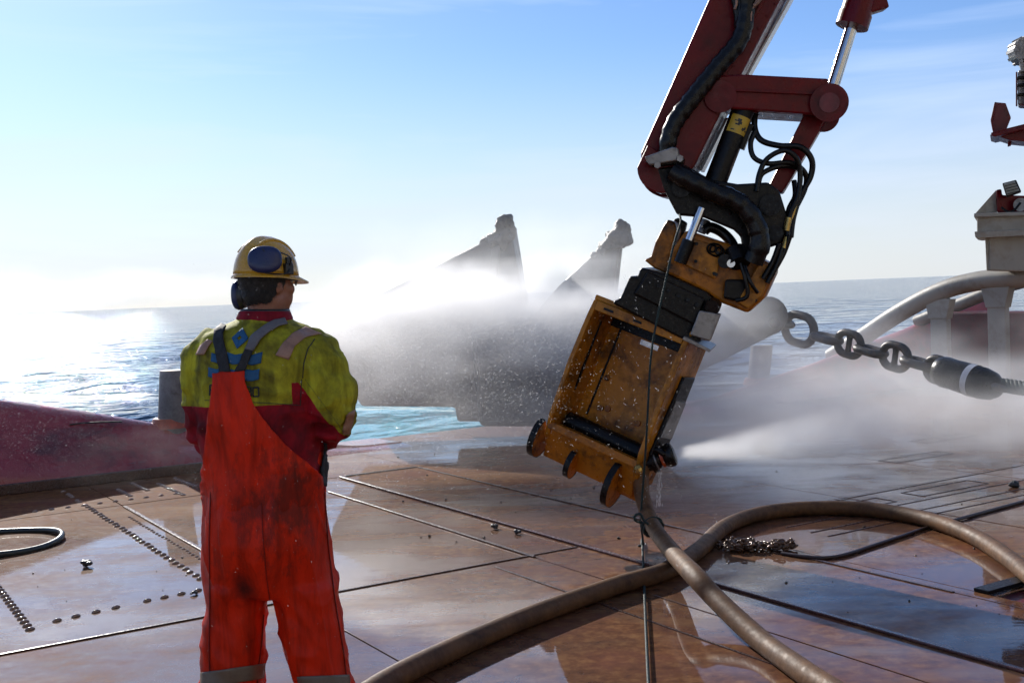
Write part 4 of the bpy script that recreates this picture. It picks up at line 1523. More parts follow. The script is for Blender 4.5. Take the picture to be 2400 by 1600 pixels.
wp = [G(1795, 1270, .012), G(1850, 1278, .012), G(1900, 1280, .012), G(1945, 1272, .012), G(2000, 1254, .012), G(2070, 1231, .012), G(2130, 1211, .010), G(2200, 1192, .012), G(2280, 1170, .012), G(2420, 1132, .012)]
mb_ = MB()
mb_.tube(smooth_path(wp, 6), 0.0115, 10)
o = build('lead_wire', mb_, M['wire'], loc=wp[0], smooth=70)
tag(o, 'thin rusty wire running from the chain heap under the hose to the picture edge', 'wire')

# ------------------------------------------------------------------ the worker
WD = 3.6                               # metres ahead of the camera
WPX = FOC / WD / PIX


def WP(u, v, dy=0.0):
    p = P(u, v, WD)
    return V((p.x, p.y + dy, p.z))


foot = WP(640, 1905, 0)
foot.z = 0.0


def ring(u0, u1, v, dep, yc=0.0, n=40, sq=2.4):
    """horizontal superellipse section that fills the picture from u0 to u1"""
    a, b = WP(u0, v), WP(u1, v)
    c_ = (a + b) / 2 + V((0, yc, 0))
    hx = (b - a).length / 2
    ux = (b - a).normalized()
    out = []
    for i in range(n):
        th = 2 * math.pi * i / n
        cx, sx = math.cos(th), math.sin(th)
        out.append(c_ + ux * (hx * math.copysign(abs(cx) ** (2 / sq), cx)) + V((0, dep * math.copysign(abs(sx) ** (2 / sq), sx), 0)))
    return out


# --- clothing shapes
jk = MB()
jk.loft([ring(560, 648, 722, .075, .03), ring(535, 672, 738, .085, .03), ring(500, 706, 752, .10, .02), ring(466, 738, 774, .12, .01), ring(452, 748, 806, .135, 0), ring(448, 742, 860, .145, 0),
         ring(450, 736, 930, .148, 0), ring(462, 735, 1000, .145, 0), ring(474, 742, 1060, .145, 0), ring(476, 744, 1130, .14, 0)])
# left arm (picture left), elbow back, forearm folded across the front
jk.tube([WP(505, 790, .02), WP(468, 822, .0), WP(463, 880, -.01), WP(470, 950, -.01), WP(478, 1000, .01)], [.068, .068, .060, .056, .054], 20)
jk.tube([WP(478, 1000, .01), WP(500, 1005, .12), WP(590, 985, .24), WP(650, 970, .27)], [.058, .056, .050, .046], 18)
# right arm, baggier sleeve and higher elbow
jk.tube([WP(690, 796, .02), WP(722, 818, .0), WP(742, 868, -.02), WP(758, 915, -.03), WP(756, 960, -.02)], [.074, .080, .081, .080, .072], 20)
jk.tube([WP(757, 950, -.02), WP(752, 985, .05), WP(690, 1000, .2), WP(600, 985, .27)], [.080, .066, .056, .05], 18)
jk_me = baked(jk, 0.0075, 6)


def wrinkle(me, fn):
    co, no = mesh_np(me)
    am = np.array([fn(V(p), n_) for p, n_ in zip(co, no)], dtype=np.float32)
    me.vertices.foreach_set('co', (co + no * am[:, None]).ravel())
    me.update()


def jk_fold(p, n):
    # folds hang from the shoulders and bunch on the sleeves
    u = (p.x - foot.x)
    a = noise.noise(V((p.x * 15 + p.z * 5, p.y * 9, p.z * 3.5)))
    b = noise.noise(V((p.x * 38 + 3, p.y * 30, p.z * 11)))
    arm_ = min(1, max(0, (abs(u + 0.0) - 0.12) * 9))
    c_ = noise.noise(V((p.x * 9, p.y * 9, p.z * 26 + p.x * 14)))
    low = min(1, max(0, (1.62 - p.z) * 6))
    k_ = (1 - abs(noise.noise(V((p.x * 8 + p.z * 9, p.y * 8, p.z * 6 - p.x * 7))))) ** 6
    k2 = (1 - abs(noise.noise(V((p.x * 14 - p.z * 5 + 4, p.y * 6, p.z * 13 + p.x * 9))))) ** 6
    return (k_ * 0.008 + k2 * 0.007 * (0.3 + arm_)) * low + (a * 0.013 + b * 0.004) * (0.35 + 0.65 * low) + c_ * 0.010 * arm_ * low


wrinkle(jk_me, jk_fold)
jk_me.shade_smooth()

tr = MB()
tr.loft([ring(500, 715, 980, .11, 0), ring(484, 732, 1030, .132, 0), ring(482, 738, 1075, .146, 0), ring(479, 742, 1115, .154, 0), ring(476, 744, 1165, .165, 0), ring(472, 750, 1230, .17, 0), ring(470, 760, 1290, .152, 0), ring(474, 768, 1335, .132, 0), ring(484, 772, 1355, .12, 0)])
tr.loft([ring(476, 622, 1330, .13, 0), ring(478, 608, 1390, .118, 0), ring(474, 606, 1430, .115, 0), ring(468, 604, 1500, .112, 0), ring(467, 598, 1568, .11, .0), ring(458, 598, 1680, .11, .02), ring(452, 588, 1800, .105, 0), ring(452, 590, 1868, .11, 0)])
tr.loft([ring(622, 772, 1330, .13, 0), ring(640, 778, 1390, .118, 0), ring(648, 783, 1430, .115, 0), ring(664, 793, 1500, .112, 0), ring(688, 802, 1568, .11, .0), ring(690, 820, 1680, .11, .02), ring(700, 832, 1800, .105, 0), ring(700, 836, 1868, .11, 0)])
tr_me = baked(tr, 0.008, 12)
# bunched-up notch behind the left knee
knee = WP(470, 1418)


def tr_fold(p, n):
    a = noise.noise(V((p.x * 13 + p.z * 1.5 + 7, p.y * 7, p.z * 2.2)))
    b = noise.noise(V((p.x * 22 + 11, p.y * 18, p.z * 6 - p.x * 9)))
    c_ = noise.noise(V((p.x * 6, p.y * 6, p.z * 19 + p.x * 10)))
    leg_ = min(1, max(0, (0.95 - p.z) * 3))
    d = (p - knee).length
    k_ = (1 - abs(noise.noise(V((p.x * 11 + p.z * 2.5, p.y * 5, p.z * 2.4 - p.x * 2))))) ** 6
    k2 = (1 - abs(noise.noise(V((p.x * 7 + 3, p.y * 5, p.z * 9 + p.x * 8))))) ** 6
    return k_ * 0.010 + k2 * 0.005 * (0.3 + leg_) + a * 0.012 + b * 0.005 + c_ * 0.006 * leg_ - 0.03 * math.exp(-(d / 0.03) ** 2)


wrinkle(tr_me, tr_fold)
tr_me.shade_smooth()

jk_bvh = BVHTree.FromPolygons([v_.co.copy() for v_ in jk_me.vertices], [tuple(p.vertices) for p in jk_me.polygons])
tr_bvh = BVHTree.FromPolygons([v_.co.copy() for v_ in tr_me.vertices], [tuple(p.vertices) for p in tr_me.polygons])


def on_cloth(u, v, bvhs, off):
    """the point of the garment that this sight line meets from behind the man"""
    d = ray(u, v).normalized()
    best = None
    for b in bvhs:
        loc, nor, idx, dist = b.ray_cast(EYE, d)
        if loc is not None and (best is None or dist < best[2]):
            best = (loc, nor, dist)
    if best is None:
        q = WP(u, v, 0)
        for b in bvhs:
            loc, nor, idx, dist = b.find_nearest(q)
            if best is None or dist < best[2]:
                best = (loc, nor, dist)
    loc, nor = best[0], best[1]
    if nor.dot(d) > 0:
        nor = -nor
    return loc + (nor * 0.6 - d * 0.4).normalized() * off


def patch(mb, left, right, nu=8, bvhs=(jk_bvh,), off=0.003):
    """cloth strip between two picture lines, laid on the garment"""
    def at(line, t_):
        k = len(line) - 1
        x = min(t_ * k, k - 1e-6)
        i = int(x)
        f = x - i
        return (line[i][0] + (line[i + 1][0] - line[i][0]) * f, line[i][1] + (line[i + 1][1] - line[i][1]) * f)
    ln = sum(math.hypot(left[i + 1][0] - left[i][0], left[i + 1][1] - left[i][1]) for i in range(len(left) - 1))
    nv = max(3, int(ln / 5))
    vs, fs = [], []
    for i in range(nv + 1):
        a, b = at(left, i / nv), at(right, i / nv)
        for j in range(nu + 1):
            f = j / nu
            vs.append(on_cloth(a[0] + (b[0] - a[0]) * f, a[1] + (b[1] - a[1]) * f, bvhs, off))
    for i in range(nv):
        for j in range(nu):
            q = i * (nu + 1) + j
            fs.append((q, q + 1, q + nu + 2, q + nu + 1))
    mb.add(vs, fs)


def cloth_part(name, mb, mat, parent, thick=0.003, smooth=True, it=0):
    o = build(name, mb, mat, parent, smooth=180, fix=False)
    md = o.modifiers.new('thick', 'SOLIDIFY')
    md.thickness = thick
    md.offset = 0
    return o


# --- body: one continuous skin from head to feet, hidden by the clothes except head and neck
HC = WP(611, 645, .02)                 # centre of the head
PHI = math.radians(42)                 # head turned to the right
HK = 0.86                              # size of this head against the numbers below
HFU = V((math.sin(PHI), math.cos(PHI), -0.06)).normalized()
HSU = V((math.cos(PHI), -math.sin(PHI), 0))          # his right
HF, HS, HZU = HFU * HK, HSU * HK, EZ * HK
bd = MB()
bd.ell(HC + HZU * 0.015 - HF * 0.008, HS * 0.077, HF * 0.098, HZU * 0.112, 24, 16)
bd.ell(HC - HZU * 0.055 + HF * 0.030, HS * 0.060, HF * 0.072, HZU * 0.062, 20, 12)      # jaw
bd.ell(HC - HZU * 0.098 + HF * 0.066, HS * 0.026, HF * 0.026, HZU * 0.022, 12, 8)       # chin
bd.ell(HC - HZU * 0.022 + HF * 0.100, HS * 0.013, HF * 0.022, HZU * 0.026, 10, 8)       # nose
bd.ell(HC + HZU * 0.022 + HF * 0.078, HS * 0.055, HF * 0.020, HZU * 0.014, 12, 8)       # brow
bd.ell(HC - HZU * 0.068 + HF * 0.082, HS * 0.024, HF * 0.014, HZU * 0.008, 10, 6)       # lips
for sgn in (-1, 1):
    bd.ell(HC - HZU * 0.02 + HS * 0.074 * sgn - HF * 0.005, HS * 0.010, HF * 0.020, HZU * 0.032, 10, 8)   # ears
    bd.ell(HC - HZU * 0.028 + HF * 0.062 + HS * 0.042 * sgn, HS * 0.026, HF * 0.026, HZU * 0.024, 10, 8)  # cheeks
bd.tube([HC - EZ * 0.04, WP(608, 712, .03), WP(605, 745, .03)], [.060, .060, .075], 20)
bd.loft([ring(560, 650, 745, .06, .03), ring(500, 700, 780, .085, .02), ring(490, 705, 860, .10, 0), ring(500, 700, 1000, .10, 0), ring(495, 720, 1150, .11, 0), ring(485, 745, 1260, .115, 0), ring(500, 740, 1350, .09, 0)])
bd.tube([WP(500, 800, .02), WP(466, 880, 0), WP(476, 1000, .01), WP(590, 985, .24), WP(640, 972, .27)], [.05, .045, .038, .032, .026], 14)
bd.tube([WP(700, 800, .02), WP(748, 880, -.02), WP(756, 965, 0), WP(690, 1000, .2), WP(610, 985, .27)], [.05, .045, .038, .032, .026], 14)
bd.tube([WP(550, 1330, 0), WP(545, 1480, 0), WP(528, 1620, .01), WP(522, 1780, 0), WP(520, 1870, 0)], [.085, .07, .055, .048, .038], 16)
bd.tube([WP(695, 1330, 0), WP(712, 1480, 0), WP(745, 1620, .01), WP(765, 1780, 0), WP(768, 1870, 0)], [.085, .07, .055, .048, .038], 16)
for (hand, wr_, dx) in ((0, WP(640, 972, .27), 1), (1, WP(610, 985, .27), -1)):
    X_ = V((dx, 0, .05)).normalized()
    Z_ = V((0, .25, .97)).normalized()
    Y_ = X_.cross(Z_).normalized()
    if Y_.y < 0:
        Y_ = -Y_
    pc = wr_ + X_ * 0.055
    bd.ell(pc, X_ * 0.058, Y_ * 0.020, Z_ * 0.042, 14, 8)
    for k, ln in enumerate((.068, .078, .073, .058)):
        b0 = pc + X_ * 0.045 + Z_ * (0.030 - 0.020 * k)
        b1 = b0 + X_ * ln * 0.5 - Y_ * 0.006
        b2 = b1 + X_ * ln * 0.3 - Y_ * 0.022
        b3 = b2 + X_ * ln * 0.15 - Y_ * 0.024
        bd.tube([b0, b1, b2, b3], [.0095, .009, .0085, .007], 8)
    bd.tube([pc + Z_ * 0.03 - X_ * 0.02, pc + Z_ * 0.058 + X_ * 0.012 - Y_ * .01, pc + Z_ * 0.066 + X_ * 0.045 - Y_ * .02], [.012, .0105, .008], 8)
bd_me = baked(bd, 0.006, 3)
for v_ in bd_me.vertices:
    v_.co -= foot
bd_me.shade_smooth()
bd_me.name = 'person'
person = link_obj('person', bd_me, M['skin'], None, foot)
tag(person, 'person seen from behind in yellow helmet, lime jacket and red bib overalls', 'person')
for sgn in (-1, 1):
    mb_ = MB()
    mb_.ell(HC + HZU * 0.004 + HF * 0.083 + HS * 0.031 * sgn, HS * 0.011, HF * 0.011, HZU * 0.011, 10, 8)
    build('eye', mb_, M['eye_white'], person, smooth=180)


def put_mesh(name, me, mat, parent):
    off = root_loc(parent)
    for v_ in me.vertices:
        v_.co -= off
    me.name = name
    return link_obj(name, me, mat, parent)


# --- hair: cropped cap round the back of the head
hm = MB()
hm.ell(HC + HZU * 0.016 - HF * 0.014, HS * 0.086, HF * 0.100, HZU * 0.116, 28, 18)
hm.ell(HC - HZU * 0.045 - HF * 0.030, HS * 0.074, HF * 0.072, HZU * 0.064, 20, 12)
h_me = baked(hm, 0.006, 2)
bm = bmesh.new()
bm.from_mesh(h_me)
kill = []
for v_ in bm.verts:
    q = (v_.co - HC) / HK
    f, s_, z_ = q.dot(HFU), q.dot(HSU), q.z
    lim = 0.030 + 0.25 * max(0, z_) + 0.006 * noise.noise(v_.co * 60)
    if f > lim - 0.9 * max(0, -z_ - 0.012) or z_ < -0.088 + 0.10 * max(0, f + 0.03) + 0.008 * noise.noise(v_.co * 50):
        kill.append(v_)
bmesh.ops.delete(bm, geom=kill, context='VERTS')
for v_ in bm.verts:
    v_.co += v_.normal * (0.002 * noise.noise(v_.co * 90) + 0.003 * noise.noise(v_.co * 40))
bm.to_mesh(h_me)
bm.free()
h_me.shade_smooth()
hair = put_mesh('hair', h_me, M['hair'], person)
# single short strands so that the crop has a broken edge
hs = MB()
hr2 = random.Random(9)
src = [v_.co.copy() + foot for v_ in h_me.vertices]
nor = [v_.normal.copy() for v_ in h_me.vertices]
for i in range(2600):
    k = hr2.randrange(len(src))
    p, n_ = src[k], nor[k]
    dn = (V((hr2.gauss(0, .35), hr2.gauss(0, .35), -1.0)) + n_ * 0.55).normalized()
    sd_ = dn.cross(n_)
    if sd_.length < 1e-4:
        continue
    sd_ = sd_.normalized() * 0.0007
    L2 = hr2.uniform(.007, .014)
    hs.add([p + sd_, p - sd_, p + dn * L2], [(0, 1, 2)])
ho = build('hair_strands', hs, M['hair'], hair, fix=False)
ho['kind'] = 'stuff'

# --- jacket
t = fabric('jacket_cloth', (0.55, 0.51, 0.03), (0.05, 0.038, 0.012), (0.41, 0.62))
old = t.bsdf.inputs['Base Color'].links[0].from_socket
geo = t.n.new('ShaderNodeNewGeometry')
sep = t.n.new('ShaderNodeSeparateXYZ')
t.link(geo.outputs['Position'], sep.inputs[0])
X0, Z0 = sep.outputs['X'], sep.outputs['Z']
zb = WP(600, 922).z
xs_ = WP(688, 900).x
p1, p2 = WP(698, 868), WP(800, 1012)
slope = (p2.z - p1.z) / (p2.x - p1.x)
zline = t.math('ADD', t.math('MULTIPLY', t.math('SUBTRACT', X0, p1.x), slope), p1.z)
body_l = t.math('MULTIPLY', t.math('GREATER_THAN', Z0, zb), t.math('LESS_THAN', X0, xs_))
slv_l = t.math('MULTIPLY', t.math('GREATER_THAN', Z0, zline), t.math('GREATER_THAN', X0, xs_ + 0.012))
slv_u = t.math('GREATER_THAN', Z0, WP(690, 872).z)
lime = t.math('MAXIMUM', t.math('MAXIMUM', body_l, slv_l), slv_u)
cc_ = t.coords()
rn = t.ramp(t.noise(cc_, 9, 7, 0.65, 0.4), [(0.42, (0.30, 0.007, 0.016)), (0.66, (0.09, 0.006, 0.010))])
t.set('Base Color', t.mix(lime, rn, old))
M['jacket'] = t.m
jacket = put_mesh('jacket', jk_me, M['jacket'], person)
# collar
cm = MB()
cr = [ring(543, 668, 742, .082, .025, 36), ring(540, 668, 730, .080, .025, 36), ring(546, 662, 716, .076, .028, 36), ring(552, 656, 712, .070, .03, 36), ring(556, 650, 718, .066, .03, 36)]
cm.loft(cr, cap=False)
t = fabric('collar_cloth', (0.26, 0.010, 0.022), (0.10, 0.008, 0.014), (0.5, 0.7))
M['collar'] = t.m
build('collar', cm, M['collar'], jacket, smooth=180)
nb = MB()
nb.tube([p for p in ring(553, 657, 714, .068, .03, 36)], 0.006, 8, close=True)
build('neck_band', nb, M['black_plastic'], jacket, smooth=180)

# --- overalls
t = fabric('overall_cloth', (0.74, 0.027, 0.005), (0.06, 0.014, 0.010), (0.55, 0.74), rough=0.45, scale=5.5)
# a black oily patch on the seat
geo = t.n.new('ShaderNodeNewGeometry')
vm = t.n.new('ShaderNodeVectorMath')
vm.operation = 'SUBTRACT'
t.link(geo.outputs['Position'], vm.inputs[0])
vm.inputs[1].default_value = WP(580, 1330, -.14)
vs_ = t.n.new('ShaderNodeVectorMath')
vs_.operation = 'MULTIPLY'
t.link(vm.outputs[0], vs_.inputs[0])
vs_.inputs[1].default_value = (11, 4, 8)
vl = t.n.new('ShaderNodeVectorMath')
vl.operation = 'LENGTH'
t.link(vs_.outputs[0], vl.inputs[0])
st_ = t.ramp(t.math('ADD', vl.outputs['Value'], t.math('MULTIPLY', t.noise(t.coords(), 18, 6, 0.65), 0.9)), [(0.50, 0.85), (1.05, 0.0)])
vm2 = t.n.new('ShaderNodeVectorMath')
vm2.operation = 'SUBTRACT'
t.link(geo.outputs['Position'], vm2.inputs[0])
vm2.inputs[1].default_value = WP(665, 1140, -.16)
vs2 = t.n.new('ShaderNodeVectorMath')
vs2.operation = 'MULTIPLY'
t.link(vm2.outputs[0], vs2.inputs[0])
vs2.inputs[1].default_value = (4.5, 2, 3.4)
vl2 = t.n.new('ShaderNodeVectorMath')
vl2.operation = 'LENGTH'
t.link(vs2.outputs[0], vl2.inputs[0])
st2 = t.ramp(t.math('ADD', t.math('MULTIPLY', vl2.outputs['Value'], 0.3), t.noise(t.coords(scale=(1.6, 1.6, 0.8)), 13, 9, 0.78)), [(0.52, 0.7), (0.70, 0.0)])
old = t.bsdf.inputs['Base Color'].links[0].from_socket
t.set('Base Color', t.mix(st2, t.mix(st_, old, (0.014, 0.008, 0.008)), (0.03, 0.012, 0.01)))
M['trousers'] = t.m
M['seam_red'] = painted('red_seam', (0.22, 0.012, 0.006), (0.08, 0.008, 0.006), 20, rough=(0.5, 0.7), spec=0.2)
ov = put_mesh('overalls', tr_me, M['trousers'], person)
# back panel rising between the shoulder blades
bp = MB()
left_l = [(492, 857), (490, 890), (486, 930), (480, 980), (474, 1030), (470, 1085), (468, 1130), (472, 1180), (476, 1230)]
right_l = [(560, 853), (568, 890), (580, 925), (612, 972), (655, 1020), (716, 1074), (736, 1096), (736, 1160), (736, 1230)]
patch(bp, left_l, right_l, 40, (jk_bvh, tr_bvh), 0.012)
nrow = 41
nr_ = len(bp.v) // nrow
ar = np.array([tuple(p) for p in bp.v]).reshape(nr_, nrow, 3)
for _ in range(10):
    ar[1:-1, :, 1] = (ar[:-2, :, 1] + 2 * ar[1:-1, :, 1] + ar[2:, :, 1]) / 4
    ar[:, 1:-1, 1] = (ar[:, :-2, 1] + 2 * ar[:, 1:-1, 1] + ar[:, 2:, 1]) / 4
bp.v = [V(p) for p in ar.reshape(-1, 3)]
for i, p in enumerate(bp.v):
    f_ = min(1, max(0, ((i // nrow) / (nr_ - 1) - 0.70) / 0.30))
    p = p + V((0, 1, 0)) * 0.05 * f_ * f_
    bp.v[i] = p + V((0, -1, 0)) * (0.006 * noise.noise(V((p.x * 34 + 2, 3.3, p.z * 3.0))) + 0.003 * noise.noise(V((p.x * 70, 1, p.z * 9))))
cloth_part('bib_panel', bp, M['trousers'], ov, 0.006)
# side opening flap, black
sf = MB()
patch(sf, [(744, 1012), (738, 1050), (732, 1085), (738, 1115)], [(752, 1015), (750, 1050), (748, 1090), (745, 1118)], 4, (jk_bvh, tr_bvh), 0.010)
cloth_part('side_strap', sf, M['webbing'], ov, 0.004)
# shin bands
for (a, b, c_, d_) in (((463, 1543), (607, 1522), (463, 1580), (604, 1556)), ((684, 1552), (800, 1548), (690, 1600), (804, 1600))):
    mb_ = MB()
    n_ = 5
    patch(mb_, [a, c_], [b, d_], 24, (tr_bvh,), 0.005)
    cloth_part('shin_band', mb_, M['reflective_grey'], ov, 0.002)
# seams: seat, outer legs, inner left leg
for ln_ in ([(600, 1150), (604, 1240), (612, 1330), (622, 1395)], [(744, 1130), (752, 1250), (768, 1380), (788, 1500), (796, 1570)], [(604, 1410), (600, 1470), (592, 1530), (588, 1580)], [(484, 1120), (480, 1240), (482, 1380), (480, 1480), (482, 1570)]):
    sm_ = MB()
    patch(sm_, ln_, [(x + 1.8, y + 0.3) for x, y in ln_], 2, (tr_bvh,), 0.0025)
    cloth_part('seam', sm_, M['seam_red'], ov, 0.0015)
# braces
sm_ = MB()
patch(sm_, [(505, 858), (498, 815), (492, 785), (494, 762), (510, 748)], [(531, 856), (524, 815), (516, 785), (514, 768), (522, 752)], 5, (jk_bvh,), 0.010)
cloth_part('brace', sm_, M['webbing'], ov, 0.004)
sm_ = MB()
patch(sm_, [(540, 854), (553, 822), (564, 800)], [(562, 853), (575, 825), (584, 804)], 5, (jk_bvh,), 0.011)
cloth_part('brace', sm_, M['webbing'], ov, 0.004)
sm_ = MB()
patch(sm_, [(562, 803), (578, 775), (602, 754), (630, 738), (652, 735)], [(584, 807), (600, 780), (620, 764), (642, 752), (660, 748)], 5, (jk_bvh,), 0.012)
cloth_part('brace', sm_, M['webbing_grey'], ov, 0.004)
# reflective patches on the shoulders
sm_ = MB()
patch(sm_, [(632, 816), (650, 788), (672, 766), (700, 752)], [(664, 826), (676, 796), (700, 776), (738, 768)], 8, (jk_bvh,), 0.006)
cloth_part('shoulder_patch', sm_, M['reflective'], jacket, 0.002)
sm_ = MB()
patch(sm_, [(452, 815), (462, 795), (478, 780)], [(470, 815), (480, 797), (490, 784)], 5, (jk_bvh,), 0.006)
cloth_part('shoulder_patch', sm_, M['reflective'], jacket, 0.002)
sm_ = MB()
patch(sm_, [(795, 952), (788, 975), (786, 996)], [(814, 940), (810, 965), (800, 996)], 6, (jk_bvh,), 0.005)
cloth_part('elbow_patch', sm_, M['reflective'], jacket, 0.002)
for ln_ in ([(694, 868), (697, 830), (706, 800), (722, 778)], [(692, 870), (690, 900), (689, 930)], [(470, 918), (560, 922), (640, 926), (688, 930)], [(700, 870), (740, 925), (775, 972), (798, 1008)]):
    sm_ = MB()
    patch(sm_, ln_, [(x + 1.6, y + 1.6) for x, y in ln_], 2, (jk_bvh,), 0.002)
    cloth_part('seam', sm_, M['print_dark'], jacket, 0.001)
# printed mark: a diamond ring over two wavy bars, letters below
S_ = 1 / 7.128 / PIX


def zq(x, y):                          # from a close view of the print
    return ((470 + x / 7.128) / PIX, (740 + y / 7.128) / PIX)


dm = MB()
dia = [zq(705, 210), zq(805, 385), zq(612, 560), zq(522, 378)]
inn = [zq(668, 335), zq(694, 372), zq(650, 418), zq(614, 378)]
for i in range(4):
    j = (i + 1) % 4
    patch(dm, [dia[i], dia[j]], [inn[i], inn[j]], 4, (jk_bvh,), 0.0045)
cloth_part('printed_diamond', dm, M['print_blue'], jacket, 0.001)
wv = MB()
patch(wv, [zq(190, 620), zq(320, 660), zq(440, 605), zq(580, 655), zq(720, 625), zq(880, 650), zq(1040, 605)],
      [zq(180, 765), zq(310, 800), zq(430, 775), zq(540, 815), zq(720, 800), zq(860, 825), zq(1015, 790)], 5, (jk_bvh,), 0.0045)
cloth_part('printed_wave', wv, M['print_blue'], jacket, 0.001)
wv = MB()
patch(wv, [zq(140, 860), zq(280, 895), zq(400, 860), zq(560, 905), zq(720, 890), zq(870, 912), zq(995, 885)],
      [zq(135, 1015), zq(270, 1060), zq(400, 1030), zq(560, 1085), zq(720, 1070), zq(850, 1095), zq(980, 1060)], 5, (jk_bvh,), 0.0045)
cloth_part('printed_wave', wv, M['print_blue'], jacket, 0.001)


def stroke(mb, x0, y0, x1, y1, w):
    dx, dy = x1 - x0, y1 - y0
    l = math.hypot(dx, dy)
    nx, ny = -dy / l * w / 2, dx / l * w / 2
    patch(mb, [zq(x0 + nx, y0 + ny), zq(x1 + nx, y1 + ny)], [zq(x0 - nx, y0 - ny), zq(x1 - nx, y1 - ny)], 3, (jk_bvh,), 0.0045)


def letter(ch, x, y, w, h_, lw=24):
    mb = MB()
    if ch == 'F':
        stroke(mb, x, y, x, y + h_, lw); stroke(mb, x, y, x + w, y, lw); stroke(mb, x, y + h_ * .48, x + w * .85, y + h_ * .48, lw)
    if ch == 'O':
        stroke(mb, x, y, x, y + h_, lw); stroke(mb, x + w, y, x + w, y + h_, lw); stroke(mb, x, y, x + w, y, lw); stroke(mb, x, y + h_, x + w, y + h_, lw)
    if ch == 'R':
        stroke(mb, x, y, x, y + h_, lw); stroke(mb, x, y, x + w, y, lw); stroke(mb, x, y + h_ * .48, x + w, y + h_ * .48, lw); stroke(mb, x + w, y, x + w, y + h_ * .48, lw)
        stroke(mb, x + w, y + h_ * .52, x + w, y + h_, lw)
    cloth_part('printed_letter', mb, M['print_dark'], jacket, 0.001)


letter('F', 165, 1150, 80, 180)
letter('R', 745, 1185, 100, 160)
letter('O', 878, 1195, 95, 150)

# --- helmet
HT = HC + HZU * 0.018 - HF * 0.004
helm_me = MB()
rings = []
UPH = (HZU + HF * 0.05)
for i in range(13):
    ph = math.radians(90 * i / 12)
    rx, ry, rz = 0.104, 0.127, 0.140
    row = []
    for j in range(48):
        th = 2 * math.pi * j / 48
        c_, s_ = math.cos(th), math.sin(th)
        # ridge along the crown
        rid = 1 + 0.055 * math.exp(-((c_ * math.cos(ph)) / 0.16) ** 2) * math.sin(ph) ** 0.6
        row.append(HT + (HS * rx * c_ + HF * ry * s_) * math.cos(ph) ** 0.85 + UPH * (rz * math.sin(ph) * rid))
    rings.append(row)
rings = rings[:-1]
helm_me.loft(rings, cap=False)
top = len(helm_me.v)
helm_me.add([HT + UPH * 0.140 * 1.055], [])
n = 48
base_i = (len(rings) - 1) * n
for j in range(n):
    helm_me.f.append((base_i + j, base_i + (j + 1) % n, top))
helmet = build('helmet', helm_me, M['helmet'], person, smooth=180)
md = helmet.modifiers.new('thick', 'SOLIDIFY')
md.thickness = 0.004
# peak and rim
rm = MB()
vs, fs = [], []
for j in range(61):
    th = 2 * math.pi * j / 60
    c_, s_ = math.cos(th), math.sin(th)
    ext = 0.006 + 0.038 * max(0, s_) ** 2.2
    for (e, dz) in ((-0.004, 0.006), (0.0, 0.0), (ext, -0.006 - 0.012 * max(0, s_)), (ext, -0.011 - 0.012 * max(0, s_)), (-0.004, -0.006)):
        vs.append(HT + HS * (0.104 + e) * c_ + HF * (0.129 + e) * s_ + UPH * dz)
for j in range(60):
    for k in range(5):
        a, b = j * 5 + k, j * 5 + (k + 1) % 5
        fs.append((a, b, b + 5, a + 5))
rm.add(vs, fs)
build('peak', rm, M['helmet'], helmet, smooth=60)
# side ridges of the shell
for sgn in (-1, 1):
    rg = MB()
    pth = []
    for i in range(14):
        a = math.radians(35 + 105 * i / 13)
        pth.append(HT + HF * (0.113 * math.cos(a)) + UPH * (0.130 * math.sin(a)) + HS * (0.046 * sgn))
    rg.tube(pth, 0.006, 8)
    build('shell_rib', rg, M['helmet'], helmet, smooth=60)

# --- hearing protectors: one flipped up on the shell, one over the ear
def muff(label, c_, nrm, fw, up, a, b, dep):
    root_ = MB()
    rings_ = []
    for (sc_, off_) in ((0.80, 0.0), (1.0, 0.008), (1.02, dep * 0.5), (0.96, dep * 0.8), (0.80, dep), (0.5, dep * 1.08), (0.1, dep * 1.1)):
        rings_.append([c_ + nrm * off_ + fw * (a * sc_ * math.copysign(abs(math.cos(q)) ** 0.85, math.cos(q))) + up * (b * sc_ * math.copysign(abs(math.sin(q)) ** 0.85, math.sin(q))) for q in [2 * math.pi * i / 32 for i in range(32)]])
    root_.loft(rings_)
    o_ = build('ear_muff', root_, M['blue_plastic'], person, smooth=60)
    if label:
        o_['label'] = label
    cu = MB()
    cu.loft([[c_ - nrm * 0.014 + fw * (a * .86 * math.cos(q)) + up * (b * .86 * math.sin(q)) for q in [2 * math.pi * i / 28 for i in range(28)]],
             [c_ + nrm * 0.004 + fw * (a * .95 * math.cos(q)) + up * (b * .95 * math.sin(q)) for q in [2 * math.pi * i / 28 for i in range(28)]]])
    build('cushion', cu, M['black_plastic'], o_, smooth=50)
    return o_


n_r = (HSU * 0.80 - HFU * 0.60).normalized()
f_r = n_r.cross(HZU).normalized()
if f_r.x < 0:
    f_r = -f_r
mcR = WP(611, 602, 0) * 1.0
mcR = HT + n_r * (0.108 * HK) + HZU * 0.050
m1 = muff('blue ear muff flipped up onto the helmet', mcR, (n_r + EZ * .18).normalized() * HK, f_r * HK, (EZ - n_r * .18).normalized() * HK, 0.060, 0.049, 0.026)
n_l = (-HS * 0.72 - HF * 0.55).normalized()
f_l = n_l.cross(HZU).normalized()
mcL = HC - HZU * 0.052 - HS * 0.092 - HF * 0.050
m2 = muff('dark blue ear muff over the far ear', mcL, (-HSU * .9 - HFU * .4).normalized() * HK, (-HSU * .4 + HFU * .9).normalized() * HK, HZU, 0.036, 0.054, 0.030)
ab = MB()
brk = HT + HS * 0.108 + HF * 0.02 + HZU * 0.022
ab.box(brk, HS * 0.010, HF * 0.018, HZU * 0.020)
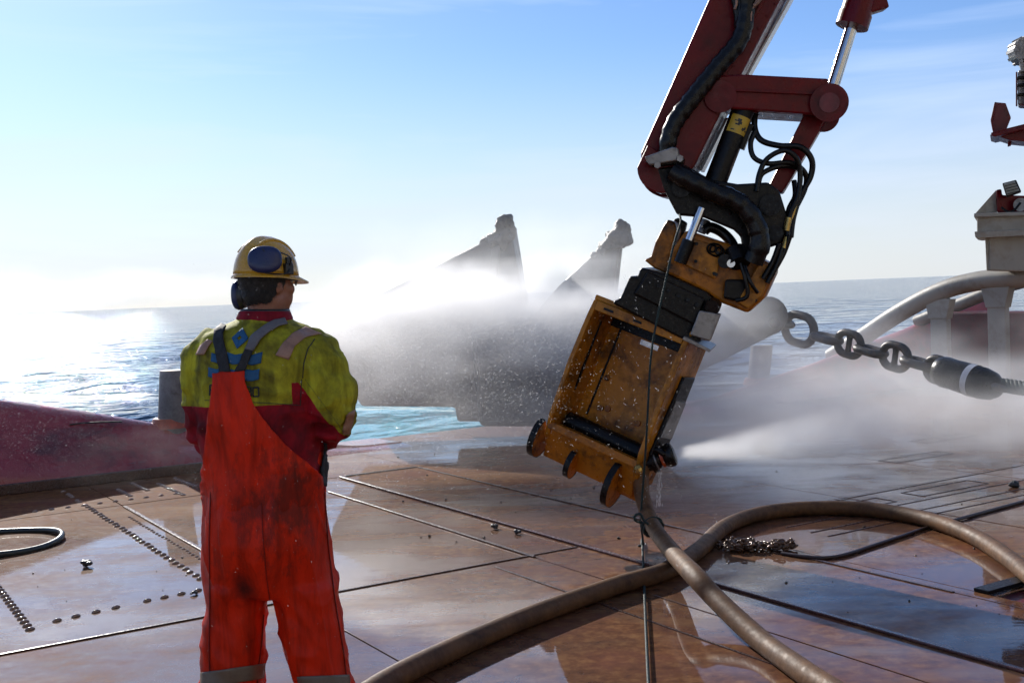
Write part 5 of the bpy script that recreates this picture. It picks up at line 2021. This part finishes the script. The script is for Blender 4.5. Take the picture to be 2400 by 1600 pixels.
ab.box(brk + HZU * 0.03 + HF * 0.004, HS * 0.006, HF * 0.013, HZU * 0.013)
build('bracket', ab, M['black_plastic'], helmet, bevel=0.003)
ab = MB()
ab.tube(smooth_path([brk + HS * .008 + HZU * .01, brk + HS * .02 + HZU * 0.045 - HF * .01, mcR + n_r * .01 + HZU * 0.043, mcR + n_r * .02 + HZU * 0.030], 8), 0.0022, 6)
ab.tube(smooth_path([brk + HS * .008 + HZU * .0, brk + HS * .022 - HZU * 0.02 - HF * .03, mcR + n_r * .01 - HZU * 0.046, mcR + n_r * .02 - HZU * 0.032], 8), 0.0022, 6)
build('muff_wire', ab, M['black_plastic'], helmet, smooth=60)
ab = MB()
ab.tube(smooth_path([HT - HS * 0.104 - HF * 0.02 + HZU * .01, HT - HS * 0.118 - HF * 0.03 - HZU * .02, mcL - HS * .02 + HZU * .045], 8), 0.0022, 6)
build('muff_wire', ab, M['chrome'], helmet, smooth=60)
ab = MB()
ab.tube(smooth_path([HC + HS * 0.083 - HF * 0.01 + HZU * 0.008, HC + HS * 0.082 + HF * 0.05 + HZU * 0.006, HC + HS * 0.066 + HF * 0.088 + HZU * .004], 6), 0.004, 8)
build('glasses_arm', ab, M['black_plastic'], person, smooth=60)
for (o1, o2, hx) in ((0.052, 0.090, HS * .022 - HF * .012), (-0.030, 0.104, HS * .026)):
    ab = MB()
    ab.ell(HC + HS * o1 + HF * o2, hx, HF * .003 + HS * .002, HZU * .017, 12, 8)
    build('glasses_lens', ab, M['grey_lens'], person, smooth=60)

# --- boots below the trouser legs
for (u, dx) in ((522, -1), (768, 1)):
    b = WP(u, 1868)
    b.z = 0
    mb_ = MB()
    mb_.loft([[b + V((0.052 * math.cos(q), 0.06 * math.sin(q), 0.26)) for q in [2 * math.pi * i / 20 for i in range(20)]],
              [b + V((0.052 * math.cos(q), 0.065 * math.sin(q), 0.12)) for q in [2 * math.pi * i / 20 for i in range(20)]],
              [b + V((0.054 * math.cos(q), 0.05 + 0.14 * math.sin(q), 0.07)) for q in [2 * math.pi * i / 20 for i in range(20)]],
              [b + V((0.056 * math.cos(q), 0.06 + 0.155 * math.sin(q), 0.03)) for q in [2 * math.pi * i / 20 for i in range(20)]],
              [b + V((0.056 * math.cos(q), 0.06 + 0.157 * math.sin(q), 0.0)) for q in [2 * math.pi * i / 20 for i in range(20)]]])
    build('boot', mb_, M['boot'], person, smooth=40)

# ------------------------------------------------------------------ spray: drifting mist and the jet
def spray_material(name, dens, aniso, colr=(1.0, 1.0, 1.0)):
    m_ = bpy.data.materials.new(name)
    m_.use_nodes = True
    nt = m_.node_tree
    nt.nodes.clear()
    o_ = nt.nodes.new('ShaderNodeOutputMaterial')
    pv = nt.nodes.new('ShaderNodeVolumePrincipled')
    pv.inputs['Color'].default_value = tuple(colr) + (1,)
    pv.inputs['Density'].default_value = dens
    pv.inputs['Anisotropy'].default_value = aniso
    nt.links.new(pv.outputs[0], o_.inputs['Volume'])
    return m_


class GN:
    def __init__(self, name):
        self.t = bpy.data.node_groups.new(name, 'GeometryNodeTree')
        self.t.interface.new_socket('Geometry', in_out='OUTPUT', socket_type='NodeSocketGeometry')
        self.n = self.t.nodes
        self.out = self.n.new('NodeGroupOutput')
        self.pos = self.n.new('GeometryNodeInputPosition').outputs[0]

    def put(self, q, sock):
        if hasattr(q, 'links'):
            self.t.links.new(q, sock)
        else:
            sock.default_value = q

    def math(self, op, a, b=None, clamp=False):
        x = self.n.new('ShaderNodeMath')
        x.operation = op
        x.use_clamp = clamp
        self.put(a, x.inputs[0])
        if b is not None:
            self.put(b, x.inputs[1])
        return x.outputs[0]

    def vmath(self, op, a, b=None):
        x = self.n.new('ShaderNodeVectorMath')
        x.operation = op
        self.put(a, x.inputs[0])
        if b is not None:
            self.put(b, x.inputs[1])
        return x.outputs['Value'] if op in ('LENGTH', 'DOT_PRODUCT') else x.outputs[0]

    def noise(self, vec, scale, detail, rough=0.55):
        x = self.n.new('ShaderNodeTexNoise')
        self.put(vec, x.inputs['Vector'])
        x.inputs['Scale'].default_value = scale
        x.inputs['Detail'].default_value = detail
        x.inputs['Roughness'].default_value = rough
        return x.outputs[0]


def spray_object(name, label, field_fn, lo, hi, vox, mat):
    g = GN(name)
    dens = field_fn(g)
    vc = g.n.new('GeometryNodeVolumeCube')
    g.put(dens, vc.inputs['Density'])
    vc.inputs['Background'].default_value = 0.0
    vc.inputs['Min'].default_value = lo
    vc.inputs['Max'].default_value = hi
    for i, ax in enumerate('XYZ'):
        vc.inputs['Resolution ' + ax].default_value = max(4, int((hi[i] - lo[i]) / vox))
    sm = g.n.new('GeometryNodeSetMaterial')
    sm.inputs['Material'].default_value = mat
    g.t.links.new(vc.outputs[0], sm.inputs[0])
    g.t.links.new(sm.outputs[0], g.out.inputs[0])
    me = bpy.data.meshes.new(name)
    me.from_pydata([tuple(lo), tuple(hi)], [(0, 1)], [])
    o_ = link_obj(name, me, mat)
    md_ = o_.modifiers.new('spray', 'NODES')
    md_.node_group = g.t
    tag(o_, label, 'spray', kind='stuff')
    return o_


def blob_sum(g, blobs):
    tot = None
    wob = g.math('MULTIPLY', g.math('SUBTRACT', g.noise(g.vmath('MULTIPLY', g.pos, (0.7, 0.7, 0.25)), 0.9, 3.0), 0.5), 1.1)
    cz = g.n.new('ShaderNodeCombineXYZ')
    g.t.links.new(wob, cz.inputs['Z'])
    warped = g.vmath('ADD', g.pos, cz.outputs[0])
    for (c_, r_, amp) in blobs:
        d_ = g.vmath('SUBTRACT', warped, tuple(c_))
        d_ = g.vmath('MULTIPLY', d_, tuple(1 / x for x in r_))
        d2 = g.vmath('DOT_PRODUCT', d_, d_)
        f_ = g.math('SUBTRACT', 1.0, d2, clamp=True)
        f_ = g.math('MULTIPLY', f_, amp)
        tot = f_ if tot is None else g.math('ADD', tot, f_)
    return tot


CLOUDS = [
    (P(1160, 735, 11.9), (2.4, 1.4, 0.66), 1.35),
    (P(980, 700, 12.0), (2.0, 1.0, 0.36), 1.2),
    (P(1430, 740, 11.9), (1.8, 1.3, 0.78), 1.45),
    (P(1180, 840, 11.6), (3.0, 1.6, 0.95), 0.34),
    (P(1500, 880, 11.6), (1.6, 1.5, 0.9), 0.50),
    (P(1900, 930, 11.4), (3.4, 2.4, 0.60), 0.62),
    (P(1960, 830, 12.0), (2.4, 1.8, 0.6), 0.14),
    (P(2320, 930, 10.8), (2.2, 2.2, 0.52), 0.70),
    (P(1700, 1010, 9.6), (2.2, 1.6, 0.5), 0.40),
    (P(420, 668, 12.4), (4.6, 1.2, 0.14), 0.17),
    (P(-150, 672, 12.8), (4.0, 1.4, 0.14), 0.17),
    (P(420, 1030, 10.6), (4.0, 1.0, 0.36), 0.07),
    (P(2250, 800, 12.2), (2.0, 1.6, 0.9), 0.15),
    (P(1300, 600, 11.9), (2.8, 1.0, 0.62), 0.20),
    (P(1050, 1050, 11.0), (2.2, 1.3, 0.3), 0.14),
]


def cloud_field(g):
    tot = blob_sum(g, CLOUDS)
    st_ = g.vmath('MULTIPLY', g.pos, (0.55, 0.8, 1.5))
    n1_ = g.noise(st_, 1.25, 7.0, 0.68)
    fac = g.math('MULTIPLY', g.math('SUBTRACT', n1_, 0.40, clamp=True), 7.2)
    d_ = g.math('MULTIPLY', tot, fac)
    return g.math('MAXIMUM', g.math('SUBTRACT', d_, 0.012), 0.0)


M['mist'] = spray_material('spray_mist', 1.0, 0.58)
spray_object('spray_mist', 'white wind-blown spray drifting round the anchor and across the deck', cloud_field, (-8.5, 8.2, 0.03), (8.5, 14.4, 2.75), 0.085, M['mist'])

JD = (P(1990, 995, 9.6) - nz1).normalized()


def jet_field(g):
    rel = g.vmath('SUBTRACT', g.pos, tuple(nz1))
    s_ = g.vmath('DOT_PRODUCT', rel, tuple(JD))
    ax = g.vmath('SCALE', tuple(JD))
    ax.node.inputs['Scale'].default_value = 1.0
    g.t.links.new(s_, ax.node.inputs['Scale'])
    rad = g.vmath('LENGTH', g.vmath('SUBTRACT', rel, ax))
    wid = g.math('ADD', 0.028, g.math('MULTIPLY', s_, 0.10))
    q = g.math('DIVIDE', rad, wid)
    core = g.math('SUBTRACT', 1.0, g.math('MULTIPLY', q, q), clamp=True)
    n1_ = g.noise(g.vmath('MULTIPLY', g.pos, (1.2, 1.2, 3.0)), 3.0, 5.0, 0.6)
    amp = g.math('DIVIDE', 0.85, g.math('ADD', wid, 0.015))
    f_ = g.math('MULTIPLY', core, g.math('MULTIPLY', amp, g.math('MULTIPLY', n1_, 1.6)))
    on = g.math('GREATER_THAN', s_, 0.0)
    fade = g.math('SUBTRACT', 1.0, g.math('MULTIPLY', s_, 0.30), clamp=True)
    return g.math('MULTIPLY', g.math('MULTIPLY', f_, on), fade)


M['jet'] = spray_material('jet_spray', 1.0, 0.45)
je = nz1 + JD * 3.3
lo = tuple(min(nz1[i], je[i]) - 0.38 for i in range(3))
hi = tuple(max(nz1[i], je[i]) + 0.38 for i in range(3))
lo = (lo[0] + 0.3, lo[1], max(lo[2], 0.02))
spray_object('water_jet', 'white fan of water shooting from the hose nozzle', jet_field, lo, hi, 0.03, M['jet'])


# flying drops, single beads of water
def drops():
    mb = MB()
    dr_ = random.Random(21)

    def drop(p, r, st, dirv):
        dirv = dirv.normalized()
        a = dirv.orthogonal().normalized() * r
        b = dirv.cross(a).normalized() * r
        l = dirv * (r * st)
        mb.add([p + a, p + b, p - a, p - b, p + l, p - l], [(0, 1, 4), (1, 2, 4), (2, 3, 4), (3, 0, 4), (1, 0, 5), (2, 1, 5), (3, 2, 5), (0, 3, 5)])

    for i in range(380):               # over the gripper
        u, v = dr_.gauss(1440, 120), dr_.gauss(850, 190)
        drop(P(u, v, dr_.uniform(4.5, 6.9)), 0.0004 + 0.0008 * dr_.random() ** 3, dr_.uniform(3, 10), V((dr_.gauss(.35, .5), dr_.gauss(0, .3), -1)))
    for i in range(260):               # round the worker
        drop(P(dr_.uniform(420, 830), dr_.uniform(560, 1500), dr_.uniform(2.4, 3.2)), 0.0002 + .0003 * dr_.random() ** 2, dr_.uniform(1.5, 5), V((dr_.gauss(.3, .5), 0, -1)))
    made = 0
    while made < 30000:                # flying past the anchor and the bulwark, in gusts
        u = dr_.uniform(0, 1560)
        v = dr_.gauss(900, 120)
        if v > 1130 or v < (920 + u * 0.15 if u < 730 else 740):
            continue
        p = P(u, v, dr_.uniform(6.5, 10.8))
        if noise.noise(V((p.x * 0.9, p.y * 0.5, p.z * 1.8))) + dr_.gauss(0, .25) < (0.0 if u > 730 else 0.30):
            continue
        drop(p, (0.0004 + 0.0011 * dr_.random() ** 4) * (1 if u > 730 else 0.7), dr_.uniform(1.5, 7), V((-1, dr_.gauss(0, .3), dr_.gauss(-.45, .25))))
        made += 1
    for i in range(120):               # dripping from the gripper
        u = dr_.choice((1484, 1492, 1500, 1455, 1640)) + dr_.gauss(0, 5)
        drop(P(u, dr_.uniform(1060, 1520), 7.2), dr_.uniform(.001, .0032), dr_.uniform(1.5, 3), V((0, 0, -1)))
    for i in range(60):
        u = 1515 + dr_.gauss(0, 3)
        drop(P(u, dr_.uniform(1085, 1160), 7.3), .004, 3.5, V((0, 0, -1)))
    t_ = NT('water_drop')
    tl = t_.n.new('ShaderNodeBsdfTranslucent')
    tl.inputs['Color'].default_value = (0.95, 0.97, 1.0, 1)
    tp = t_.n.new('ShaderNodeBsdfTransparent')
    gl = t_.n.new('ShaderNodeBsdfGlossy')
    gl.inputs['Roughness'].default_value = 0.12
    m1_ = t_.n.new('ShaderNodeMixShader')
    m1_.inputs['Fac'].default_value = 0.6
    m2_ = t_.n.new('ShaderNodeMixShader')
    m2_.inputs['Fac'].default_value = 0.15
    t_.link(tl.outputs[0], m1_.inputs[1])
    t_.link(tp.outputs[0], m1_.inputs[2])
    t_.link(m1_.outputs[0], m2_.inputs[1])
    t_.link(gl.outputs[0], m2_.inputs[2])
    t_.link(m2_.outputs[0], t_.out.inputs['Surface'])
    o_ = build('spray_drops', mb, t_.m, fix=False)
    tag(o_, 'drops of water flying through the air', 'drops', kind='stuff')


drops()
# white water breaking at the stern
fm = MB()
fr_ = random.Random(4)
for i in range(60):
    q = G(1065 + 170 * (i / 59), 991 + 3.5 * (i / 59) + fr_.gauss(0, 1.6), -2.52)
    r_ = fr_.uniform(.10, .26)
    fm.ell(q, V((r_ * 1.6, 0, 0)), V((0, r_ * 2, 0)), EZ * r_ * 0.45, 8, 6)
t = NT('white_foam')
t.set('Base Color', (0.85, 0.87, 0.88, 1))
t.set('Roughness', 0.7)
t.bump(t.noise(t.coords(True), 9, 5), 0.6, 0.1)
o = build('sea_foam', fm, t.m, smooth=60, fix=False)
tag(o, 'strip of white foam on the water at the stern', 'foam', kind='stuff')


# ------------------------------------------------------------------ unseen deckhouse forward of the camera, added for its warm bounce light
dh = thing('deckhouse', 'unseen cream deckhouse of the ship, added forward of the working deck for bounce light', 'deckhouse', D(6.5, -9.0, 0))
mb_ = MB()
mb_.box(D(6.5, -11.0, 5.6), E1 * 9.5, E2 * 2.0, EZ * 5.6)
build('wall', mb_, M['cream'], dh, bevel=0.05)
for k in range(3):
    mb_ = MB()
    mb_.box(D(6.5, -8.6, 3.2 + 2.7 * k), E1 * 9.4, E2 * 0.4, EZ * 0.08)
    build('gallery', mb_, M['cream'], dh, bevel=0.02)
    for i in range(8):
        mb_ = MB()
        mb_.box(D(-1.2 + 2.2 * i, -8.99, 4.6 + 2.7 * k), E1 * 0.45, E2 * 0.02, EZ * 0.4)
        build('window', mb_, M['black_plastic'], dh, bevel=0.01)
